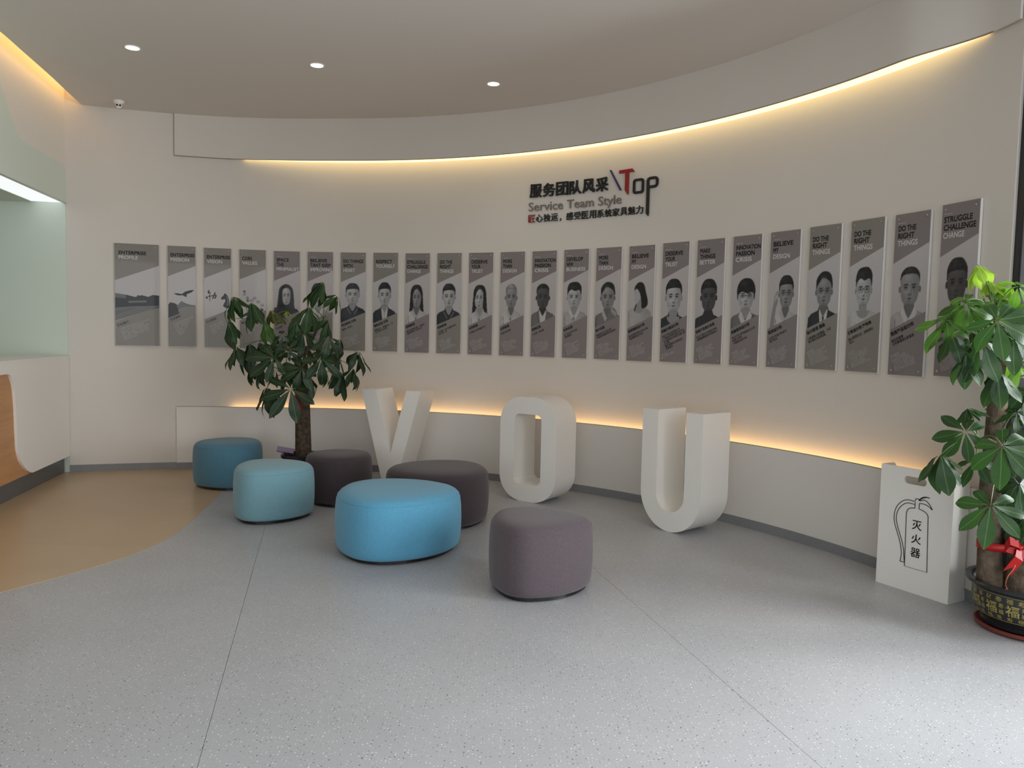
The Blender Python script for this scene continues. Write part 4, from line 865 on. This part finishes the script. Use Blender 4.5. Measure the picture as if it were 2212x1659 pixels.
def compound(parent, base, origin, hub, kind, length, key, seed, axis):
    """petiole with its fan of leaflets; positions in world, parent located at base"""
    rnd = random.Random(seed); base = Vector(base); hub = Vector(hub); origin = Vector(origin)
    mid = (origin + hub) / 2 + Vector((0, 0, .05 + .1 * (hub - origin).length)); pts = [origin - base + (mid - origin) * t * 2 * (1 - t) + (hub - origin) * t * t for t in [k / 6 for k in range(7)]]
    pts = [p + Vector((0, 0, 0)) for p in pts]
    pet = MB().tube([p for p in pts], [.0045 - .0004 * k for k in range(7)], 6).build('leaf_stalk', M['stalk'], parent, smooth=True)
    out = hub - Vector((axis[0], axis[1], hub.z)); out = out.normalized() if out.length > .02 else Vector((0, -1, 0))
    view = Vector((0, 0, 1.5)) - hub; view.normalize()
    if kind == 's': n = (view * .85 + Vector((0, 0, .45)) + out * .1).normalized(); dr = radians(rnd.uniform(8, 20)); cnt = 7
    elif kind == 'm': n = (view * .5 + Vector((0, 0, .65)) + out * .3).normalized(); dr = radians(rnd.uniform(20, 38)); cnt = 6
    elif kind == 'r': n = (Vector((0, 0, .7)) + Vector((.6, -.2, 0))).normalized(); dr = radians(38); cnt = 6
    elif kind == 't': n = Vector((0, -.2, 1)).normalized(); dr = radians(40); cnt = 5
    else: n = (Vector((0, 0, 1)) + out * .35 + view * .15).normalized(); dr = radians(rnd.uniform(36, 56)); cnt = 7
    u_ = n.orthogonal().normalized(); v_ = n.cross(u_); back = (origin - hub); back = back - n * back.dot(n); b0 = atan2(back.dot(v_), back.dot(u_)) if back.length > .01 else 0
    for k in range(cnt):
        a_ = b0 + pi + (k - (cnt - 1) / 2) * radians(330 / cnt) + rnd.uniform(-.12, .12)
        edge_ = abs(k - (cnt - 1) / 2) / ((cnt - 1) / 2)
        rad = u_ * cos(a_) + v_ * sin(a_); d_ = dr + rnd.uniform(-.1, .14); L_ = length * (1.04 - .36 * edge_ ** 1.5) * rnd.uniform(.92, 1.08)
        dv = rad * cos(d_) - n * sin(d_); nn = n * cos(d_) + rad * sin(d_); nn += Vector((rnd.uniform(-.2, .2), rnd.uniform(-.2, .2), rnd.uniform(-.1, .1)))
        place_leaflet(pet, (hub - base) + dv * .01, dv, nn, L_, key, rnd)
def nearest(nodes, hub):
    h = Vector(hub); return min(nodes, key=lambda q_: (Vector(q_) - h).length + max(0, q_[2] - h.z) * .8)

# plant by the back wall
B1 = (-1.985, 7.26, 0); p1 = empty('potted_tree', B1); tag(p1, 'dark leafy money tree in a black pot against the wall, left of letter V', 'plant')
pot1 = MB().lathe([(.001, .0), (.135, 0), (.15, .05), (.185, .27), (.205, .285), (.205, .31), (.188, .312), (.178, .27), (.001, .262)], 40).build('pot', M['dark'], p1); autosmooth(pot1, 40)
tr1 = MB().tube([(.003, 0, .26), (.0, 0, .45), (-.005, 0, .7), (-.012, 0, .95), (-.02, 0, 1.12), (-.024, 0, 1.2)], [.079, .074, .070, .068, .066, .058], 20).build('trunk', M['bark_shaded'], p1); autosmooth(tr1, 60)
n1 = [(-2.0, 7.26, 1.16), (-2.05, 7.2, 1.36), (-1.9, 7.24, 1.40), (-2.2, 7.2, 1.36), (-1.82, 7.2, 1.25), (-2.12, 7.14, 1.08), (-1.93, 7.14, 1.02), (-1.8, 7.28, 1.6), (-2.3, 7.15, 1.52)]
br = MB(); b_ = Vector(B1)
for a_, c_ in ((0, 1), (0, 2), (1, 3), (0, 4), (0, 5), (0, 6), (2, 7), (3, 8)):
    br.tube([Vector(n1[a_]) - b_, (Vector(n1[a_]) + Vector(n1[c_])) / 2 - b_ + Vector((0, 0, .02)), Vector(n1[c_]) - b_], [.016, .012, .008], 8)
br.build('branch', M['bark'], p1, smooth=True)
P1 = [(-2.63,7.20,1.79,'d',0.22),(-2.41,7.05,1.73,'d',0.23),(-2.26,7.15,1.67,'y',0.16),(-2.64,7.10,1.57,'d',0.22),(-2.27,7.00,1.55,'b',0.17),(-2.14,7.25,1.67,'t',0.07),(-2.09,6.95,1.44,'m',0.20),(-2.46,7.15,1.35,'d',0.24),(-2.14,6.87,1.24,'s',0.22),(-2.01,6.85,1.31,'s',0.12),(-2.43,7.35,1.37,'d',0.14),(-1.81,7.30,1.95,'d',0.24),(-1.69,7.35,1.82,'r',0.20),(-1.89,7.10,1.70,'d',0.22),(-1.65,6.87,1.43,'m',0.17),(-1.71,6.85,1.24,'s',0.20),(-1.75,7.25,1.59,'r',0.20),(-1.98,7.00,1.56,'d',0.18),(-1.90,6.95,1.47,'m',0.18),(-2.38,7.15,1.14,'d',0.17),(-2.27,7.05,0.95,'d',0.22),(-1.98,6.83,0.96,'s',0.25),(-1.89,6.85,1.15,'s',0.20),(-1.63,7.15,1.28,'r',0.22),(-1.62,7.25,1.10,'d',0.22),(-1.76,7.15,1.13,'d',0.14),(-1.87,7.05,1.06,'d',0.15),(-2.26,7.35,1.35,'m',0.20),(-1.97,7.35,1.31,'m',0.20),(-1.87,7.40,1.35,'m',0.20),(-2.09,7.40,1.17,'m',0.20),(-2.26,7.35,1.10,'m',0.20),(-1.77,7.45,1.31,'m',0.18),(-2.38,7.40,1.25,'m',0.18),(-1.60,7.10,1.41,'d',0.15),(-2.17,7.35,1.04,'m',0.18),(-2.52,7.35,1.14,'d',0.15),(-1.47,7.25,1.30,'d',0.19),(-1.50,7.2,1.14,'d',0.18),(-2.56,7.1,1.32,'d',0.19)]
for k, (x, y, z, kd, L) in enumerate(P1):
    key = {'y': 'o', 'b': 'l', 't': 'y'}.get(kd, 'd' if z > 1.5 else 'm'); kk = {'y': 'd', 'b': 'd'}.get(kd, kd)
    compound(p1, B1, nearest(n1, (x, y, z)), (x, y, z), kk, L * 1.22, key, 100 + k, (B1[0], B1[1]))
M['ribbon'] = mat('red_ribbon', (.36, .005, .006), .35, .4)
def band(parent, cx, cy, rx, ry, z0, z1):
    n = 36; vs = [(cx + rx * cos(2 * pi * k / n), cy + ry * sin(2 * pi * k / n), z) for z in (z0, z1) for k in range(n)]
    o = obj('ribbon_band', mesh('ribbon_band', vs, [(k, (k + 1) % n, n + (k + 1) % n, n + k) for k in range(n)], [M['ribbon']], smooth=True), parent); s_ = o.modifiers.new('s', 'SOLIDIFY'); s_.thickness = .002; return o
def ribbon(parent, pts, wd, ax, name='ribbon', fork=True):
    pts = [Vector(p) for p in pts]; ax = Vector(ax).normalized(); vs = []; n = len(pts)
    for p in pts: vs += [p - ax * wd / 2, p + ax * wd / 2]
    fs = [(2 * i, 2 * i + 1, 2 * i + 3, 2 * i + 2) for i in range(n - 1)]
    if fork:
        d_ = (pts[-1] - pts[-2]).normalized(); vs += [pts[-1] - d_ * wd * .8]; e_ = 2 * (n - 1); fs[-1] = (2 * (n - 2), 2 * (n - 2) + 1, 2 * n); fs += [(2 * (n - 2), 2 * n, e_), (2 * (n - 2) + 1, e_ + 1, 2 * n)]
    o = obj(name, mesh(name, vs, fs, [M['ribbon']]), parent); s_ = o.modifiers.new('s', 'SOLIDIFY'); s_.thickness = .001; return o
rb = empty('ribbon', (-1.955 - B1[0], 7.16 - B1[1], .86)); rb.parent = p1; rb['label'] = 'red ribbon tied round the trunk'
ribbon(rb, [(-.03, -.0, .06), (-.01, -.28, .03), (.02, -.30, -.02), (.05, -.28, -.10)], .045, (1, 0, .5), 'ribbon_tail')
band(rb, -.038, .10, .074, .074, .03, .065)
# purple card box leaning in the pot
pb = MB().box(-.078, .078, -.02, .02, -.024, .024).box(-.07, .058, -.0215, -.02, -.018, -.012).build('purple_box', mat('purple_card', (.22, .15, .26), .35, .5), loc=(-2.135, 7.20, .352), rot=(radians(-22), radians(9), radians(6))); bevel(pb, .002); tag(pb, 'small purple box lying on the rim of the back plant pot', 'box')

WIDE[0] = 1.28
# plant in front on the right
B2 = (2.735, 3.95, 0); p2 = empty('potted_tree', B2); tag(p2, 'tall money tree in a black pot with gold characters, at the right edge', 'plant')
M['pot'] = mat('glazed_black', (.018, .018, .022), .22, .6)
M['gold'] = mat('gold_print', (.42, .35, .10), .4, .5, metal=.3)
M['soil'] = mat('dark_bark_chips', (.05, .032, .025), .5, .5, noise=(60, (.12, .06, .045), .2))
M['saucer'] = mat('terracotta_plastic', (.20, .045, .03), .5, .4)
PR = [(.001, .022), (.185, .022), (.205, .03), (.207, .042), (.196, .048), (.206, .062), (.232, .095), (.246, .13), (.252, .17), (.252, .222), (.268, .234), (.290, .244), (.293, .254), (.286, .262), (.262, .262), (.245, .25), (.235, .22), (.001, .218)]
o = MB().lathe(PR, 72).build('pot', M['pot'], p2); autosmooth(o, 40)
o = MB().lathe([(.001, 0), (.205, 0), (.232, .012), (.236, .028), (.228, .030), (.214, .020), (.001, .016)], 64).build('saucer', M['saucer'], p2); autosmooth(o, 40)
def potr(z):
    for (r0, z0), (r1, z1) in zip(PR[4:10], PR[5:11]):
        if z0 <= z <= z1: return r0 + (r1 - r0) * (z - z0) / (z1 - z0)
    return .252
gold = MB()
for z in (.083, .216):
    gold.tube([((potr(z) + .0006) * cos(2 * pi * k / 72), (potr(z) + .0006) * sin(2 * pi * k / 72), z) for k in range(72)], .0012, 4, closed=True)
gold.build('gold_band', M['gold'], p2)
def potchar(ch, size_w, size_h, phi, z):
    me = text(ch, .05, 0, .0006, 2); fit(me, size_w, size_h, -size_w / 2, 0)
    for v in me.vertices:
        zz = z + v.co.y; r_ = potr(zz) + .0012; a_ = phi + v.co.x / .25; v.co = (r_ * cos(a_), r_ * sin(a_), zz)
    me.materials.clear(); me.materials.append(M['gold']); return me
def ptree(mes, name):
    bm = bmesh.new()
    for me in mes: bm.from_mesh(me); bpy.data.meshes.remove(me)
    out = bpy.data.meshes.new(name); bm.to_mesh(out); bm.free(); out.materials.append(M['gold']); return obj(name, out, p2)
for k in range(9):                                 # gold characters on the side that faces the room
    phi = radians(150 + k * 24); ptree([potchar('福', .062, .060, phi, .118)], 'gold_character')
sm_ = []
for k in range(18):
    phi = radians(150 + k * 12 - 3); ch = '福寿禄喜财春'[k % 6]
    sm_.append(potchar(ch, .031, .026, phi, .184)); sm_.append(potchar('福喜寿禄'[k % 4], .028, .024, phi, .088))
    if k % 2: sm_.append(potchar('寿', .024, .026, phi + radians(3), .152)); sm_.append(potchar('福', .024, .026, phi + radians(3), .120))
for me in sm_: ptree([me], 'gold_character')
ch_ = MB(); rnd = random.Random(5)
for k in range(260):
    a_ = rnd.uniform(0, 2 * pi); r_ = .225 * sqrt(rnd.random()); x, y = r_ * cos(a_), r_ * sin(a_); q_ = Quaternion((rnd.random(), rnd.random(), rnd.random(), rnd.random())).normalized()
    vv = [Vector(p) for p in ((-.014, 0, 0), (0, -.007, 0), (.014, 0, 0), (0, .007, 0), (0, 0, .006), (0, 0, -.006))]
    ch_.add([q_ @ v + Vector((x, y, .225)) for v in vv], [(0, 1, 4), (1, 2, 4), (2, 3, 4), (3, 0, 4), (1, 0, 5), (2, 1, 5), (3, 2, 5), (0, 3, 5)])
o = ch_.build('bark_chips', M['soil'], p2); o['kind'] = 'stuff'
def trunk(pts, rr, name='trunk'):
    o = MB().tube(pts, rr, 24).build(name, M['bark'], p2); autosmooth(o, 60); return o
trunk([(-.185, .02, .21), (-.195, .02, .32), (-.20, .025, .5), (-.212, .03, .75), (-.205, .03, 1.0), (-.20, .03, 1.2), (-.20, .03, 1.42)], [.066, .060, .056, .050, .047, .046, .044])
trunk([(-.075, -.06, .21), (-.078, -.055, .28), (-.082, -.045, .45), (-.075, -.03, .6), (-.068, -.02, .70)], [.088, .070, .060, .040, .035])
trunk([(.06, .02, .21), (.05, .02, .4), (.03, .02, .7), (.02, .02, .95)], [.07, .06, .05, .045])
n2 = [(2.53, 3.97, 1.42), (2.52, 3.97, 1.25), (2.55, 3.96, 1.55), (2.40, 3.93, 1.52), (2.53, 3.95, .98), (2.52, 3.93, .80), (2.66, 3.93, 1.35), (2.40, 3.9, 1.0), (2.68, 3.93, .74), (2.74, 3.97, 1.0), (2.48, 3.97, 1.66)]
br = MB(); b_ = Vector(B2)
for a_, c_ in ((0, 2), (0, 3), (1, 6), (4, 7), (8, 9), (0, 10)):
    br.tube([Vector(n2[a_]) - b_, (Vector(n2[a_]) + Vector(n2[c_])) / 2 - b_ + Vector((0, 0, .015)), Vector(n2[c_]) - b_], [.011, .008, .006], 8)
br.build('branch', M['bark'], p2, smooth=True)
P2 = [(2.37,3.95,1.90,'y',0.15),(2.44,3.97,1.82,'y',0.11),(2.50,4.00,1.73,'b',0.16),(2.29,3.90,1.71,'l',0.17),(2.28,3.85,1.68,'m',0.20),(2.30,3.65,1.61,'s',0.21),(2.56,3.97,1.79,'y',0.09),(2.55,3.90,1.79,'b',0.17),(2.20,3.90,1.61,'l',0.20),(2.20,3.85,1.54,'d',0.16),(2.25,3.80,1.45,'d',0.17),(2.29,3.75,1.51,'m',0.20),(2.46,3.88,1.36,'d',0.19),(2.59,3.90,1.41,'b',0.20),(2.51,3.85,1.52,'m',0.20),(2.30,3.85,1.05,'s',0.17),(2.36,3.95,1.16,'d',0.12),(2.18,3.85,0.93,'d',0.21),(2.36,3.65,1.01,'s',0.22),(2.36,3.85,0.91,'m',0.14),(2.29,3.60,0.73,'s',0.20),(2.58,3.90,1.15,'m',0.16),(2.55,3.80,0.80,'m',0.18),(2.48,4.05,1.60,'m',0.18),(2.57,3.85,1.60,'m',0.20),(2.67,3.95,1.27,'m',0.20),(2.61,3.85,0.99,'m',0.20),(2.60,4.05,1.68,'b',0.16),(2.39,4.00,1.55,'m',0.18),(2.68,4.05,1.38,'b',0.18),(2.65,3.85,0.64,'d',0.20),(2.69,3.95,1.72,'b',0.20),(2.75,3.95,1.13,'m',0.20),(2.48,4.05,1.75,'l',0.13)]
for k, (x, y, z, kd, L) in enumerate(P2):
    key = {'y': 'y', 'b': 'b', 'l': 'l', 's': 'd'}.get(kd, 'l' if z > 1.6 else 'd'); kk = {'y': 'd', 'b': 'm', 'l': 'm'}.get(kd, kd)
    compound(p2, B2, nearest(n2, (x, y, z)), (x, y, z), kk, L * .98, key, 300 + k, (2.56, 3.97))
rb2 = empty('ribbon', (2.625 - B2[0], 3.855 - B2[1], .45)); rb2.parent = p2; rb2['label'] = 'red ribbon bow tied on the trunks'
for s_ in (-1, 1):
    ribbon(rb2, [(0, 0, 0), (s_ * .03, -.02, .035), (s_ * .075, -.02, .05), (s_ * .085, 0, .01), (s_ * .045, -.005, -.005), (0, .0, .002)], .042, (0, .25, 1), 'bow_loop', False)
ribbon(rb2, [(-.01, -.01, 0), (-.03, -.03, -.04), (-.065, -.03, -.085), (-.085, -.025, -.12)], .05, (1, 0, -.6), 'ribbon_tail')
ribbon(rb2, [(.0, -.01, 0), (.03, -.04, -.05), (.06, -.04, -.11), (.085, -.03, -.185)], .055, (1, 0, .45), 'ribbon_tail')
band(rb2, -.02, .088, .150, .094, -.018, .022)
MB().tube(spline([(-.03, -.01, -.02), (-.05, -.03, -.08), (-.085, -.035, -.13), (-.09, -.03, -.18), (-.07, -.035, -.215)], 5), .0035, 6).build('copper_wire', mat('copper_wire', (.45, .16, .10), .35, metal=.8), rb2, smooth=True)

bpy.data.objects.remove(_co); bpy.data.objects.remove(_to); bpy.data.scenes.remove(_tmp)
